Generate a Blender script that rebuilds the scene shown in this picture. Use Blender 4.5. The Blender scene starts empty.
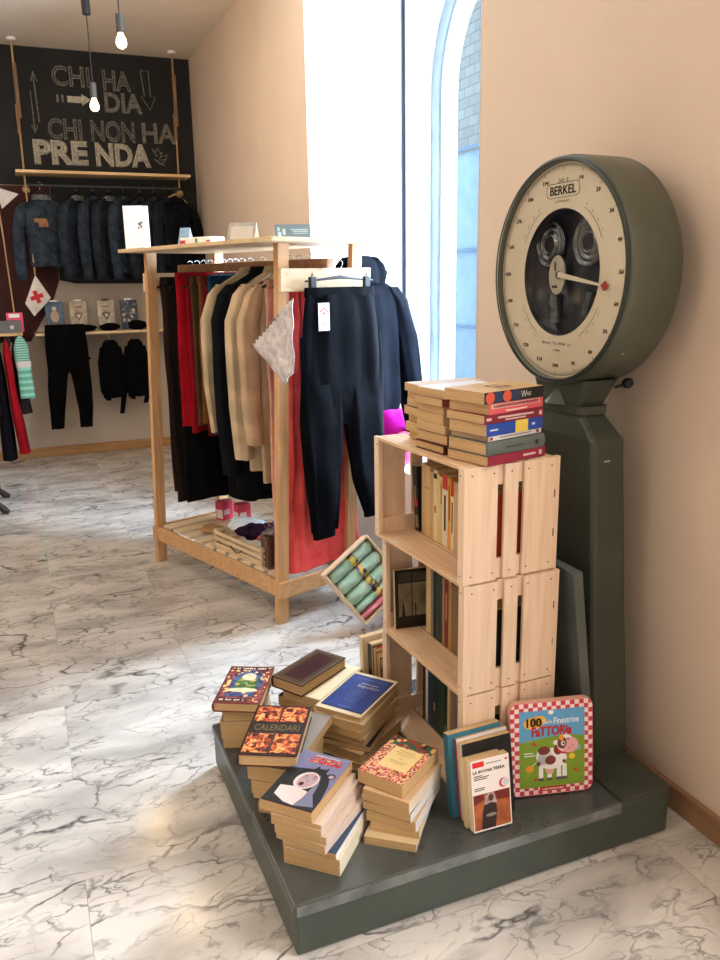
import bpy, math, random
from mathutils import Vector, Matrix
random.seed(7)
PI = math.pi
SC = bpy.context.scene
COL = SC.collection
R = math.radians

# ------------------------------------------------------------------ materials
def lin(c):
    return tuple(((v/255)/12.92 if v/255 <= .04045 else (((v/255)+.055)/1.055)**2.4) for v in c) + (1,)
_M = {}
def mat(c, rough=.6, kind='plain', metal=0.0, scale=1.0, c2=None, bump=0.0, name=None):
    key = (c, rough, kind, metal, scale, c2, bump)
    if key in _M: return _M[key]
    m = bpy.data.materials.new(name or kind)
    m.use_nodes = True
    nt = m.node_tree; N = nt.nodes; L = nt.links
    b = N['Principled BSDF']
    b.inputs['Roughness'].default_value = rough
    b.inputs['Metallic'].default_value = metal
    base = lin(c)
    b.inputs['Base Color'].default_value = base
    tc = N.new('ShaderNodeTexCoord')
    def mapping(s):
        mp = N.new('ShaderNodeMapping'); mp.inputs['Scale'].default_value = s
        L.new(tc.outputs['Object'], mp.inputs['Vector']); return mp
    def noise(mp, sc, det=4, dist=0):
        n = N.new('ShaderNodeTexNoise'); n.inputs['Scale'].default_value = sc
        n.inputs['Detail'].default_value = det; n.inputs['Distortion'].default_value = dist
        L.new(mp.outputs[0], n.inputs['Vector']); return n
    def ramp(fac, stops):
        r = N.new('ShaderNodeValToRGB'); L.new(fac, r.inputs[0])
        while len(r.color_ramp.elements) < len(stops): r.color_ramp.elements.new(.5)
        for e, (p, col) in zip(r.color_ramp.elements, stops): e.position = p; e.color = col
        return r
    def dobump(sock, strength, dist=.01):
        bp = N.new('ShaderNodeBump'); bp.inputs['Strength'].default_value = strength
        bp.inputs['Distance'].default_value = dist
        L.new(sock, bp.inputs['Height']); L.new(bp.outputs[0], b.inputs['Normal'])
    k = lambda f: tuple(v*f for v in base[:3]) + (1,)
    d2 = lin(c2) if c2 else k(.72)
    if kind in ('wood_x', 'wood_y', 'wood_z'):
        s = {'wood_x': (2, 30, 30), 'wood_y': (30, 2, 30), 'wood_z': (30, 30, 2)}[kind]
        n = noise(mapping(s), 1.2*scale, 6, 1.5)
        r = ramp(n.outputs[0], [(.3, d2), (.62, base)])
        L.new(r.outputs[0], b.inputs['Base Color']); dobump(n.outputs[0], .12, .002)
    elif kind == 'pages':
        n = noise(mapping((3, 3, 700)), 1.0, 2)
        r = ramp(n.outputs[0], [(.3, k(.68)), (.7, k(1.05))])
        L.new(r.outputs[0], b.inputs['Base Color']); dobump(n.outputs[0], .3, .001)
    elif kind == 'fabric':
        n = noise(mapping((1, 1, 1)), 9*scale, 5, .6)
        r = ramp(n.outputs[0], [(.3, d2), (.7, base)])
        L.new(r.outputs[0], b.inputs['Base Color']); dobump(n.outputs[0], .5, .01); b.inputs['Specular IOR Level'].default_value = .08
    elif kind == 'mottle':
        n = noise(mapping((1, 1, 1)), 5*scale, 6, .5)
        r = ramp(n.outputs[0], [(.32, d2), (.68, base)])
        L.new(r.outputs[0], b.inputs['Base Color'])
        if bump: dobump(n.outputs[0], bump, .002)
    elif kind == 'picture':     # busy many coloured print
        v = N.new('ShaderNodeTexVoronoi'); v.inputs['Scale'].default_value = 130*scale
        mp = mapping((1, 1, 1)); L.new(mp.outputs[0], v.inputs['Vector'])
        sp = N.new('ShaderNodeSeparateColor'); L.new(v.outputs['Color'], sp.inputs[0])
        r = ramp(sp.outputs[0], [(0, d2), (.35, base), (.6, k(.25)), (.75, lin((235, 190, 120))), (.9, base)])
        r.color_ramp.interpolation = 'CONSTANT'
        L.new(r.outputs[0], b.inputs['Base Color'])
    elif kind == 'painting':    # soft blobs of light and dark
        n = noise(mapping((1, 1, 1)), 38*scale, 3, .8)
        r = ramp(n.outputs[0], [(.38, d2), (.52, base), (.62, lin((240, 190, 110))), (.72, d2)])
        L.new(r.outputs[0], b.inputs['Base Color'])
    elif kind == 'checker':
        ck = N.new('ShaderNodeTexChecker'); ck.inputs['Scale'].default_value = scale
        ck.inputs[1].default_value = base; ck.inputs[2].default_value = d2
        mp = mapping((1, 1, 1)); L.new(mp.outputs[0], ck.inputs['Vector'])
        L.new(ck.outputs[0], b.inputs['Base Color'])
    elif kind == 'stripes_z':
        w = N.new('ShaderNodeTexWave'); w.bands_direction = 'Z'; w.inputs['Scale'].default_value = scale
        w.inputs['Distortion'].default_value = .6
        L.new(mapping((1, 1, 1)).outputs[0], w.inputs['Vector'])
        r = ramp(w.outputs[0], [(.35, d2), (.5, base)]); L.new(r.outputs[0], b.inputs['Base Color'])
    elif kind == 'metal':
        n = noise(mapping((1, 1, 1)), 6*scale, 8, .3)
        r = ramp(n.outputs[0], [(.35, d2), (.65, base)]); L.new(r.outputs[0], b.inputs['Base Color'])
        r2 = ramp(n.outputs[0], [(.3, (rough*.8,)*3+(1,)), (.8, (min(1, rough*1.3),)*3+(1,))])
        L.new(r2.outputs[0], b.inputs['Roughness'])
    elif kind == 'emit':
        b.inputs['Emission Color'].default_value = base; b.inputs['Emission Strength'].default_value = scale
    elif kind == 'glass':
        out = N['Material Output']; tr = N.new('ShaderNodeBsdfTransparent'); gl = N.new('ShaderNodeBsdfGlossy')
        tr.inputs[0].default_value = base; gl.inputs['Roughness'].default_value = rough
        mx = N.new('ShaderNodeMixShader'); mx.inputs[0].default_value = .05*scale; L.new(tr.outputs[0], mx.inputs[1]); L.new(gl.outputs[0], mx.inputs[2])
        L.new(mx.outputs[0], out.inputs['Surface'])
    elif kind == 'plaster':
        n = noise(mapping((1, 1, 1)), 2.2, 6, .2)
        r = ramp(n.outputs[0], [(.3, k(.93)), (.7, base)]); L.new(r.outputs[0], b.inputs['Base Color'])
        n2 = noise(mapping((1, 1, 1)), 60, 3); dobump(n2.outputs[0], .08, .003)
    elif kind == 'brick':
        w = N.new('ShaderNodeTexBrick'); w.inputs['Scale'].default_value = scale
        w.inputs['Color1'].default_value = base; w.inputs['Color2'].default_value = k(.8); w.inputs['Mortar'].default_value = d2
        w.inputs['Mortar Size'].default_value = .012; w.inputs['Row Height'].default_value = .22; w.inputs['Brick Width'].default_value = .45
        mp = N.new('ShaderNodeMapping'); mp.inputs['Rotation'].default_value = (R(90), 0, R(90))
        L.new(tc.outputs['Object'], mp.inputs['Vector']); 
        cx = N.new('ShaderNodeSeparateXYZ'); L.new(tc.outputs['Object'], cx.inputs[0])
        cb = N.new('ShaderNodeCombineXYZ'); L.new(cx.outputs[1], cb.inputs[0]); L.new(cx.outputs[2], cb.inputs[1])
        L.new(cb.outputs[0], w.inputs['Vector']); L.new(w.outputs[0], b.inputs['Base Color'])
    elif kind == 'marble':
        # every slab carries its own piece of veining: a per-slab random shift of the pattern
        bk = N.new('ShaderNodeTexBrick'); bk.inputs['Scale'].default_value = 1; bk.inputs['Mortar Size'].default_value = .0010
        bk.inputs['Row Height'].default_value = .48; bk.inputs['Brick Width'].default_value = .96
        bk.inputs['Color1'].default_value = (0, 0, 0, 1); bk.inputs['Color2'].default_value = (1, 1, 1, 1)
        L.new(tc.outputs['Object'], bk.inputs['Vector'])
        sh = N.new('ShaderNodeVectorMath'); sh.operation = 'MULTIPLY_ADD'; sh.inputs[1].default_value = (23, 31, 0)
        L.new(bk.outputs['Color'], sh.inputs[0]); L.new(tc.outputs['Object'], sh.inputs[2])
        mp = N.new('ShaderNodeMapping'); mp.inputs['Rotation'].default_value = (0, 0, R(-62)); mp.inputs['Scale'].default_value = (1.0, 2.0, 1)
        L.new(sh.outputs[0], mp.inputs['Vector'])
        def warped(sc, amt):
            w = noise(mp, sc, 5); v = N.new('ShaderNodeVectorMath'); v.operation = 'MULTIPLY_ADD'; v.inputs[1].default_value = (amt, amt, 0)
            L.new(w.outputs['Color'], v.inputs[0]); L.new(mp.outputs[0], v.inputs[2]); return v
        def mul(a, b_):
            m_ = N.new('ShaderNodeMath'); m_.operation = 'MULTIPLY'; L.new(a, m_.inputs[0])
            if isinstance(b_, float): m_.inputs[1].default_value = b_
            else: L.new(b_, m_.inputs[1])
            return m_.outputs[0]
        def mx_(a, b_):
            m_ = N.new('ShaderNodeMath'); m_.operation = 'MAXIMUM'; L.new(a, m_.inputs[0]); L.new(b_, m_.inputs[1]); return m_.outputs[0]
        def net(sc, wsc, amt, hi, gsc, g0, g1, seed):
            w = warped(wsc, amt); ad = N.new('ShaderNodeVectorMath'); ad.operation = 'ADD'; ad.inputs[1].default_value = (seed, seed*2, 0); L.new(w.outputs[0], ad.inputs[0])
            v = N.new('ShaderNodeTexVoronoi'); v.feature = 'DISTANCE_TO_EDGE'; v.inputs['Scale'].default_value = sc; L.new(ad.outputs[0], v.inputs['Vector'])
            r0 = ramp(v.outputs['Distance'], [(0, (1, 1, 1, 1)), (hi, (0, 0, 0, 1))])
            g = N.new('ShaderNodeTexNoise'); g.inputs['Scale'].default_value = gsc; g.inputs['Detail'].default_value = 3; L.new(ad.outputs[0], g.inputs['Vector'])
            gr = ramp(g.outputs[0], [(g0, (0, 0, 0, 1)), (g1, (1, 1, 1, 1))]); return mul(r0.outputs[0], gr.outputs[0])
        a1 = mul(net(5.5, 3.0, .55, .045, 3.5, .46, .60, 0), .80)
        a2 = mul(net(12, 7.0, .28, .07, 7.0, .47, .62, 3.3), .62)
        a3 = mul(net(2.2, 1.6, .9, .030, 2.2, .52, .60, 7.7), .95)
        # short dark smudges
        sm = noise(mp, 2.4, 7, .3); sr = ramp(sm.outputs[0], [(.66, (0, 0, 0, 1)), (.73, (1, 1, 1, 1))])
        mx = mx_(mx_(a1, a2), mx_(a3, mul(sr.outputs[0], .6)))
        cl = noise(mp, 2.6, 8, .5); cr = ramp(cl.outputs[0], [(.34, lin((176, 171, 165))), (.60, base)])
        mc = N.new('ShaderNodeMix'); mc.data_type = 'RGBA'
        L.new(mx, mc.inputs[0]); L.new(cr.outputs[0], mc.inputs[6]); mc.inputs[7].default_value = d2
        mj = N.new('ShaderNodeMix'); mj.data_type = 'RGBA'
        L.new(mul(bk.outputs['Fac'], .5), mj.inputs[0]); L.new(mc.outputs[2], mj.inputs[6]); mj.inputs[7].default_value = lin((130, 120, 110))
        L.new(mj.outputs[2], b.inputs['Base Color'])
    _M[key] = m
    return m

# ------------------------------------------------------------------ mesh building
class MB:
    def __init__(s): s.v = []; s.f = []; s.mi = []; s.sm = []
    def add(s, vs, fs, mi=0, smooth=False):
        o = len(s.v); s.v += [Vector(v) for v in vs]
        for f in fs: s.f.append([i+o for i in f]); s.mi.append(mi); s.sm.append(smooth)
        return s
    def box(s, x0, x1, y0, y1, z0, z1, mi=0, M=None):
        vs = [Vector((x, y, z)) for x in (x0, x1) for y in (y0, y1) for z in (z0, z1)]
        if M is not None: vs = [M @ v for v in vs]
        return s.add(vs, [(0, 1, 3, 2), (4, 6, 7, 5), (0, 4, 5, 1), (2, 3, 7, 6), (0, 2, 6, 4), (1, 5, 7, 3)], mi)
    def tube(s, pts, r, n=8, mi=0, cap=True, smooth=True):
        pts = [Vector(p) for p in pts]; rs = r if isinstance(r, (list, tuple)) else [r]*len(pts)
        rings = []; up = None
        for i, p in enumerate(pts):
            d = (pts[min(i+1, len(pts)-1)]-pts[max(i-1, 0)]).normalized()
            if up is None: up = Vector((0, 0, 1)) if abs(d.z) < .9 else Vector((1, 0, 0))
            a = d.cross(up).normalized(); b = a.cross(d).normalized(); up = b
            rings.append([p+a*math.cos(2*PI*k/n)*rs[i]+b*math.sin(2*PI*k/n)*rs[i] for k in range(n)])
        return s.loft(rings, mi, cap, smooth)
    def loft(s, rings, mi=0, cap=True, smooth=True, closed=True):
        n = len(rings[0]); vs = [v for r in rings for v in r]; fs = []
        for i in range(len(rings)-1):
            for k in range(n if closed else n-1):
                a = i*n+k; b = i*n+(k+1) % n; fs.append((a, b, b+n, a+n))
        s.add(vs, fs, mi, smooth)
        if cap and closed:
            s.add(rings[0], [list(range(n))[::-1]], mi); s.add(rings[-1], [list(range(n))], mi)
        return s
    def cyl(s, c, axis, r, h, n=24, mi=0, r2=None, smooth=True):
        c = Vector(c); ax = Vector(axis).normalized()
        return s.tube([c, c+ax*h], [r, r2 if r2 is not None else r], n, mi, True, smooth)
    def prism(s, poly, O, ux, uy, un, t, mi=0):
        O, ux, uy, un = Vector(O), Vector(ux), Vector(uy), Vector(un)
        a = [O+ux*p[0]+uy*p[1] for p in poly]; b = [p+un*t for p in a]; n = len(poly)
        s.add(a+b, [list(range(n))[::-1], list(range(n, 2*n))] + [(i, (i+1) % n, n+(i+1) % n, n+i) for i in range(n)], mi)
        return s
    def lathe(s, prof, O, axis, n=48, mi=0, smooth=True):
        # prof: list of (radius, distance along axis)
        O = Vector(O); ax = Vector(axis).normalized()
        up = Vector((0, 0, 1)) if abs(ax.z) < .9 else Vector((1, 0, 0))
        a = ax.cross(up).normalized(); b = a.cross(ax).normalized()
        rings = [[O+ax*d+(a*math.cos(2*PI*k/n)+b*math.sin(2*PI*k/n))*max(r, 1e-4) for k in range(n)] for r, d in prof]
        return s.loft(rings, mi, False, smooth)
    def build(s, name, mats, parent=None, bevel=0.0, M=None, seg=2, fix=True):
        me = bpy.data.meshes.new(name)
        me.from_pydata([tuple(v) for v in s.v], [], s.f)
        for m in (mats if isinstance(mats, (list, tuple)) else [mats]): me.materials.append(m)
        for p, mi, sm in zip(me.polygons, s.mi, s.sm): p.material_index = mi; p.use_smooth = sm
        if fix:
            import bmesh
            bm = bmesh.new(); bm.from_mesh(me); bmesh.ops.recalc_face_normals(bm, faces=bm.faces); bm.to_mesh(me); bm.free()
        o = bpy.data.objects.new(name, me); COL.objects.link(o)
        if parent is not None: o.parent = parent
        if M is not None: o.matrix_world = M
        if bevel:
            b = o.modifiers.new('bevel', 'BEVEL'); b.width = bevel; b.segments = seg; b.limit_method = 'ANGLE'; b.angle_limit = R(40)
        return o

def tag(o, label, cat, group=None, kind=None):
    o['label'] = label; o['category'] = cat
    if group: o['group'] = group
    if kind: o['kind'] = kind
    return o
def thing(name, label, cat, loc=(0, 0, 0), rot=(0, 0, 0), group=None, M=None):
    o = bpy.data.objects.new(name, None); COL.objects.link(o); o.empty_display_size = .05
    if M is not None: o.matrix_world = M
    else: o.location = loc; o.rotation_euler = rot
    return tag(o, label, cat, group)
def struct(name, mb, m, **k):
    o = mb.build(name, m, **k); o['kind'] = 'structure'; return o
def copy_tree(o, parent=None):
    c = o.copy(); COL.objects.link(c); c.parent = parent
    for ch in [x for x in bpy.data.objects if x.parent == o]: copy_tree(ch, c)
    return c

def text_geo(s, w, h, outline=0.0, res=3):
    """outline font turned into plain geometry scaled to w x h, lower left corner at 0,0"""
    cu = bpy.data.curves.new('t', 'FONT'); cu.body = s; cu.resolution_u = res
    if outline: cu.fill_mode = 'NONE'; cu.bevel_depth = outline; cu.bevel_resolution = 0
    o = bpy.data.objects.new('t', cu); COL.objects.link(o)
    dg = bpy.context.evaluated_depsgraph_get(); dg.update()
    me = bpy.data.meshes.new_from_object(o.evaluated_get(dg))
    vs = [v.co.copy() for v in me.vertices]; fs = [list(p.vertices) for p in me.polygons]
    bpy.data.objects.remove(o); bpy.data.curves.remove(cu); bpy.data.meshes.remove(me)
    x0 = min(v.x for v in vs); x1 = max(v.x for v in vs); y0 = min(v.y for v in vs); y1 = max(v.y for v in vs)
    sx, sy = w/(x1-x0), h/(y1-y0)
    return [Vector(((v.x-x0)*sx, (v.y-y0)*sy, v.z*min(sx, sy))) for v in vs], fs
def put_text(mb, s, O, ux, uy, w, h, outline=0.0, mi=0, res=3, both=False):
    vs, fs = text_geo(s, w, h, outline, res)
    O, ux, uy = Vector(O), Vector(ux).normalized(), Vector(uy).normalized(); un = ux.cross(uy)
    mb.add([O+ux*v.x+uy*v.y+un*v.z for v in vs], fs, mi)
    if both: put_text(mb, s, O+un*.00005, ux, uy, w, h, 0.0, mi, res)
    return mb
def flat(mb, poly, O, ux, uy, mi=0):
    O, ux, uy = Vector(O), Vector(ux).normalized(), Vector(uy).normalized()
    mb.add([O+ux*p[0]+uy*p[1] for p in poly], [list(range(len(poly)))], mi); return mb
def glyph_row(mb, O, ux, uy, w, h, n, seed=1, mi=0):
    """a line of print too small to read: uneven little blocks"""
    rnd = random.Random(seed); st = w/n
    for k in range(n):
        if rnd.random() < .12: continue
        hh = h*rnd.uniform(.6, 1); flat(mb, rect(k*st+st*.08, 0, k*st+st*rnd.uniform(.6, .9), hh), O, ux, uy, mi)
def rect(x0, y0, x1, y1): return [(x0, y0), (x1, y0), (x1, y1), (x0, y1)]
def disc(cx, cy, rx, ry=None, n=24, a0=0.0):
    ry = ry or rx; return [(cx+rx*math.cos(2*PI*k/n+a0), cy+ry*math.sin(2*PI*k/n+a0)) for k in range(n)]

PINE = mat((232, 202, 168), .55, 'wood_y', c2=(212, 174, 134), name='pine')
PINEZ = mat((236, 212, 186), .55, 'wood_z', c2=(226, 196, 166), name='pine')
PINEX = mat((226, 188, 150), .55, 'wood_x', c2=(206, 160, 118), name='pine')
RACKZ = mat((216, 176, 130), .55, 'wood_z', c2=(196, 150, 104), name='rack_pine')
RACKX = mat((216, 176, 130), .55, 'wood_x', c2=(196, 150, 104), name='rack_pine')
PAGES = mat((214, 180, 132), .9, 'pages', name='page_edges')
PAGES2 = mat((232, 210, 170), .9, 'pages', name='page_edges')
BLACKP = mat((22, 22, 24), .45, name='black_plastic')
CHROME = mat((190, 190, 190), .2, 'metal', metal=1.0, name='chrome')
ROPE = mat((196, 160, 112), .8, 'mottle', name='rope')
WHITE = mat((238, 236, 232), .6, name='white_card')
DARKHOLE = mat((60, 44, 32), .8, name='screw')

# ------------------------------------------------------------------ the room
WX = 1.6; CZ = 3.36; BY = 7.6; LX = -3.0; RY = -3.2
WALLM = mat((224, 204, 184), .75, 'plaster', name='wall_plaster')
WINW = mat((240, 241, 243), .7, 'plaster', name='white_plaster')
struct('floor', MB().box(LX-.2, 3.2, RY-.2, BY+.2, -.1, 0), mat((216, 211, 204), .17, 'marble', c2=(72, 72, 74), name='veined_marble'))
struct('ceiling', MB().box(LX-.2, 3.2, RY-.2, BY+.2, CZ, CZ+.1), mat((236, 224, 208), .8, 'plaster', name='ceiling_plaster'))
struct('wall_back', MB().box(LX-.2, WX+.2, BY, BY+.15, 0, CZ), mat((205, 192, 175), .8, 'plaster', name='wall_plaster'))
struct('wall_left', MB().box(LX-.15, LX, RY, BY, 0, CZ), WALLM)
struct('wall_front', MB().box(LX-.15, WX+.2, RY-.15, RY, 0, CZ), WALLM)
# right wall with two deep window recesses: y 2.70..4.58 (seen) and y -.9..0.75 (behind the camera's right)
wr = MB()
wr.box(WX, 2.2, 4.58, BY, 0, CZ); wr.box(WX, 2.2, .75, 2.70, 0, CZ); wr.box(WX, 2.2, RY, -.9, 0, CZ)
wr.box(WX, 2.2, -.9, .75, 3.1, CZ); wr.box(WX, 2.2, -.9, .75, 0, .5)
struct('wall_right', wr, WALLM)
# far reveal of the recess is white, as are sill and inner window wall
rv = MB(); rv.box(WX+.002, 2.2, 4.574, 4.582, 0, CZ); rv.box(WX+.0, 2.2, 2.698, 2.704, 0, CZ)
struct('trim_1', rv, WINW)
struct('trim_2', MB().box(WX+.02, 2.2, 2.704, 4.574, 0, .60), WINW)
struct('trim_3', MB().box(2.184, 2.198, 4.556, 4.572, .60, CZ), mat((50, 66, 92), .4, name='dark_edge_strip'), bevel=.004)
# window wall with the arched opening
def arch_wall(yc, r, z0, zs, X0, X1, ya, yb, ztop, n=24):
    mb = MB()
    mb.box(X0, X1, ya, yc-r, 0, ztop); mb.box(X0, X1, yc+r, yb, 0, ztop); mb.box(X0, X1, yc-r, yc+r, 0, z0)
    pts = [(yc+r*math.cos(PI*k/n), zs+r*math.sin(PI*k/n)) for k in range(n+1)]
    for (a, b) in zip(pts[:-1], pts[1:]):
        vs = [(x, y, z) for x in (X0, X1) for (y, z) in ((a[0], a[1]), (b[0], b[1]), (b[0], ztop), (a[0], ztop))]
        mb.add(vs, [(0, 1, 2, 3), (7, 6, 5, 4), (0, 4, 5, 1), (1, 5, 6, 2), (2, 6, 7, 3), (3, 7, 4, 0)])
    return mb
YC = 3.60; ZS = 2.46
struct('wall_window', arch_wall(YC, .69, .62, ZS, 2.2, 2.32, 2.68, 4.6, CZ), WINW)
struct('wall_window_near', MB().box(2.2, 2.32, -.9, -.75, 0, CZ).box(2.2, 2.32, .6, .75, 0, CZ).box(2.2, 2.32, -.75, .6, 0, .6).box(2.2, 2.32, -.75, .6, 2.9, CZ), WINW)
def arch_ring(ro, ri, X0, X1, z0, n=28):
    prof = [(1, z0)]
    def path(r):
        return [(YC+r, z0)] + [(YC+r*math.cos(PI*k/n), ZS+r*math.sin(PI*k/n)) for k in range(n+1)] + [(YC-r, z0)]
    po, pi = path(ro), path(ri); mb = MB(); m = len(po)
    vs = [(X0, *p) for p in po]+[(X0, *p) for p in pi]+[(X1, *p) for p in po]+[(X1, *p) for p in pi]
    fs = []
    for k in range(m-1):
        fs += [(k, k+1, m+k+1, m+k), (2*m+k, 3*m+k, 3*m+k+1, 2*m+k+1), (k, 2*m+k, 2*m+k+1, k+1), (m+k, m+k+1, 3*m+k+1, 3*m+k)]
    fs += [(0, m, 3*m, 2*m), (m-1, 3*m-1, 4*m-1, 2*m-1)]
    mb.add(vs, fs); return mb
win = thing('window_1', 'arched white window frame with a single glass pane in the deep recess', 'window', (0, 0, 0))
win['kind'] = 'structure'
arch_ring(.69, .615, 2.23, 2.30, .62).build('outer_frame', mat((150, 172, 190), .4, 'mottle', name='shaded_frame'), win)  # shade on the ring is put into its grey-blue colour
fr = arch_ring(.615, .50, 2.25, 2.29, .66); fr.box(2.25, 2.29, YC-.615, YC+.615, .62, .72)
fr.build('inner_frame', WINW, win)
gl = MB(); n = 28
gp = [(2.27, YC+.50, .72)]+[(2.27, YC+.50*math.cos(PI*k/n), ZS+.50*math.sin(PI*k/n)) for k in range(n+1)]+[(2.27, YC-.50, .72)]
gl.add(gp, [list(range(len(gp)))]); gl.build('pane', mat((225, 240, 255), .02, 'glass', name='window_glass'), win)
# baseboards
BBM = mat((154, 118, 88), .5, 'wood_y', c2=(136, 102, 74), name='baseboard_wood')
struct('baseboard_right', MB().box(WX-.018, WX, RY, 2.70, 0, .075).box(WX-.018, WX, 4.58, BY, 0, .075), BBM, bevel=.003)
struct('baseboard_back', MB().box(LX, WX-.018, BY-.018, BY, 0, .085), mat((190, 150, 100), .5, 'wood_x', c2=(165, 120, 76), name='baseboard_wood'), bevel=.003)
# outside: stone building and its pale blue shutter across the lane
ob = thing('stone_building', 'sunlit grey stone building across the lane, seen through the arched window', 'building', (4.3, 7, 0))
MB().box(0, .3, -5, 4, 2.7, 8).build('stone_wall', mat((176, 174, 160), .9, 'brick', scale=2.4, c2=(128, 130, 124), name='stone'), ob)
MB().box(0.02, .3, -5, 4, -.1, 2.7).build('shutter', mat((172, 204, 226), .6, 'mottle', c2=(156, 190, 216), name='shutter_blue'), ob)
pm = MB()
pm.tube([(-.08, .06, 0), (-.08, .06, 7)], .03, 10)
pm.build('drainpipe', mat((84, 110, 138), .5, name='pipe'), ob)
pm = MB()
for z in (2.72, 1.75, .98): pm.box(-.03, .02, -5, 4, z, z+.03)
pm.build('ledge', mat((120, 150, 172), .6, name='ledge_grey'), ob)
struct('ground_outside', MB().box(3.2, 12, -2, 16, -.2, -.1), mat((170, 170, 168), .9, 'mottle', name='pavement'))

# ------------------------------------------------------------------ camera
F = 805.; yaw, pit, rol = R(22.37), R(14.05), R(-1.008)
fw = Vector((math.sin(yaw)*math.cos(pit), math.cos(yaw)*math.cos(pit), -math.sin(pit)))
rt = Vector((math.cos(yaw), -math.sin(yaw), 0)); up = rt.cross(fw)
r_ = math.cos(rol)*rt+math.sin(rol)*up; u_ = -math.sin(rol)*rt+math.cos(rol)*up
cd = bpy.data.cameras.new('camera'); cam = bpy.data.objects.new('camera', cd); COL.objects.link(cam)
cd.sensor_fit = 'VERTICAL'; cd.sensor_height = 36; cd.lens = F*36/960; cd.clip_start = .05; cd.clip_end = 100
cam.matrix_world = Matrix(((r_.x, u_.x, -fw.x, 0), (r_.y, u_.y, -fw.y, 0), (r_.z, u_.z, -fw.z, 1.5), (0, 0, 0, 1)))
SC.camera = cam

# ------------------------------------------------------------------ lights
def area(name, loc, target, sx, sy, power, col):
    ld = bpy.data.lights.new(name, 'AREA'); ld.shape = 'RECTANGLE'; ld.size = sx; ld.size_y = sy; ld.energy = power; ld.color = col
    o = bpy.data.objects.new(name, ld); COL.objects.link(o); o.location = loc
    o.rotation_euler = (Vector(target)-Vector(loc)).to_track_quat('-Z', 'Y').to_euler(); return o
def point(name, loc, power, col, r=.05):
    ld = bpy.data.lights.new(name, 'POINT'); ld.energy = power; ld.color = col; ld.shadow_soft_size = r
    o = bpy.data.objects.new(name, ld); COL.objects.link(o); o.location = loc; return o
COOL = (.84, .92, 1.0); WARM = (1.0, .90, .78)
area('daylight_arched_window', (2.42, 3.42, 1.75), (1.0, 3.5, 1.55), .8, 1.9, 260, COOL)
area('daylight_window_side', (2.56, 2.98, 2.0), (1.9, 4.6, 1.4), .5, 2.0, 105, COOL)
area('daylight_near_window', (2.40, -.08, 1.75), (0.9, .3, .9), 1.2, 2.2, 120, (.95, .97, 1.0))
area('front_fill', (-1.8, -3.0, 1.7), (.6, 2.5, .6), 1.8, 2.2, 19, (1, .98, .96))  # added frontal fill from behind the camera, no door stands there
for i, (x, y, p) in enumerate(((-1.4, 1.0, 22), (-.6, 3.2, 22), (-1.6, 5.2, 24), (.4, -1.0, 20))):
    point('warm_fill', (x, y, 3.0), p, WARM, .12)  # unseen warm points, added to light the ceiling and walls
W = bpy.data.worlds.new('world'); SC.world = W; W.use_nodes = True
bg = W.node_tree.nodes['Background']; bg.inputs[0].default_value = (.74, .86, 1.0, 1); bg.inputs[1].default_value = 2.4
SC.view_settings.view_transform = 'Standard'; SC.view_settings.exposure = -0.08; SC.view_settings.gamma = 0.92

# ------------------------------------------------------------------ the big weighing scale
GREEN = mat((78, 83, 72), .40, 'metal', c2=(68, 73, 64), name='grey_green_enamel')
GREEN2 = mat((84, 92, 84), .42, 'metal', c2=(72, 80, 72), name='worn_grey_green_paint')
STEEL = mat((104, 109, 107), .30, 'metal', metal=.4, scale=.7, c2=(86, 91, 89), name='worn_steel')
sc = thing('weighing_scale', 'tall grey-green platform weighing scale with a round cream dial, standing against the wall', 'scale', (0.96, 1.87, 0))
def sb(mb, name, m, parent=None, **k):
    o = mb.build(name, m, **k); p = parent or sc
    bpy.context.view_layer.update() if False else None
    o.parent = p; o.matrix_parent_inverse = Matrix.Translation(p['_o']).inverted() if '_o' in p else Matrix.Translation((-.96, -1.87, 0))
    return o
PX0, PX1, PY0, PY1, PZ = .422, 1.502, 1.458, 2.290, .145
mb = MB(); mb.box(PX0+.004, PX1, PY0+.004, PY1, 0.004, PZ-.008)
sb(mb, 'base', GREEN2, bevel=.008)
mb = MB(); mb.box(PX0, 1.333, PY0-.002, PY1+.002, PZ-.030, PZ)
sb(mb, 'platform_plate', STEEL, bevel=.006)
mb = MB(); mb.box(PX0+.006, 1.330, PY0-.0045, PY0-.0015, PZ-.030, PZ-.0025)
sb(mb, 'edge_strip', mat((150, 155, 153), .32, 'metal', metal=.5, scale=2, c2=(110, 116, 114), name='highlit_steel_edge'), bevel=.0012)  # steel lip strip, with the lip's highlights put into its paler colour
mb = MB(); mb.box(1.338, PX1, PY0+.006, PY1, PZ-.012, PZ-.001)
sb(mb, 'rear_cover', GREEN, bevel=.004)
def rectring(x0, x1, y0, y1, z, c=.012):
    return [Vector(p+(z,)) for p in ((x0+c, y0), (x1-c, y0), (x1, y0+c), (x1, y1-c), (x1-c, y1), (x0+c, y1), (x0, y1-c), (x0, y0+c))]
mb = MB(); mb.loft([rectring(1.385, 1.515, 1.645, 2.115, .138), rectring(1.376, 1.497, 1.672, 2.088, .6), rectring(1.368, 1.480, 1.70, 2.06, 1.068), rectring(1.374, 1.474, 1.718, 2.042, 1.085), rectring(1.385, 1.470, 1.775, 1.985, 1.128)], smooth=False)
sb(mb, 'column', GREEN, bevel=.004)
mb = MB(); mb.loft([rectring(1.375, 1.478, 1.765, 1.995, 1.128, .02), rectring(1.375, 1.478, 1.765, 1.995, 1.150, .02)], smooth=False)
sb(mb, 'collar', GREEN, bevel=.003)
mb = MB(); mb.loft([rectring(1.385, 1.472, 1.785, 1.975, 1.150, .01), rectring(1.380, 1.495, 1.755, 2.005, 1.222, .01)], smooth=False)
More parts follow.
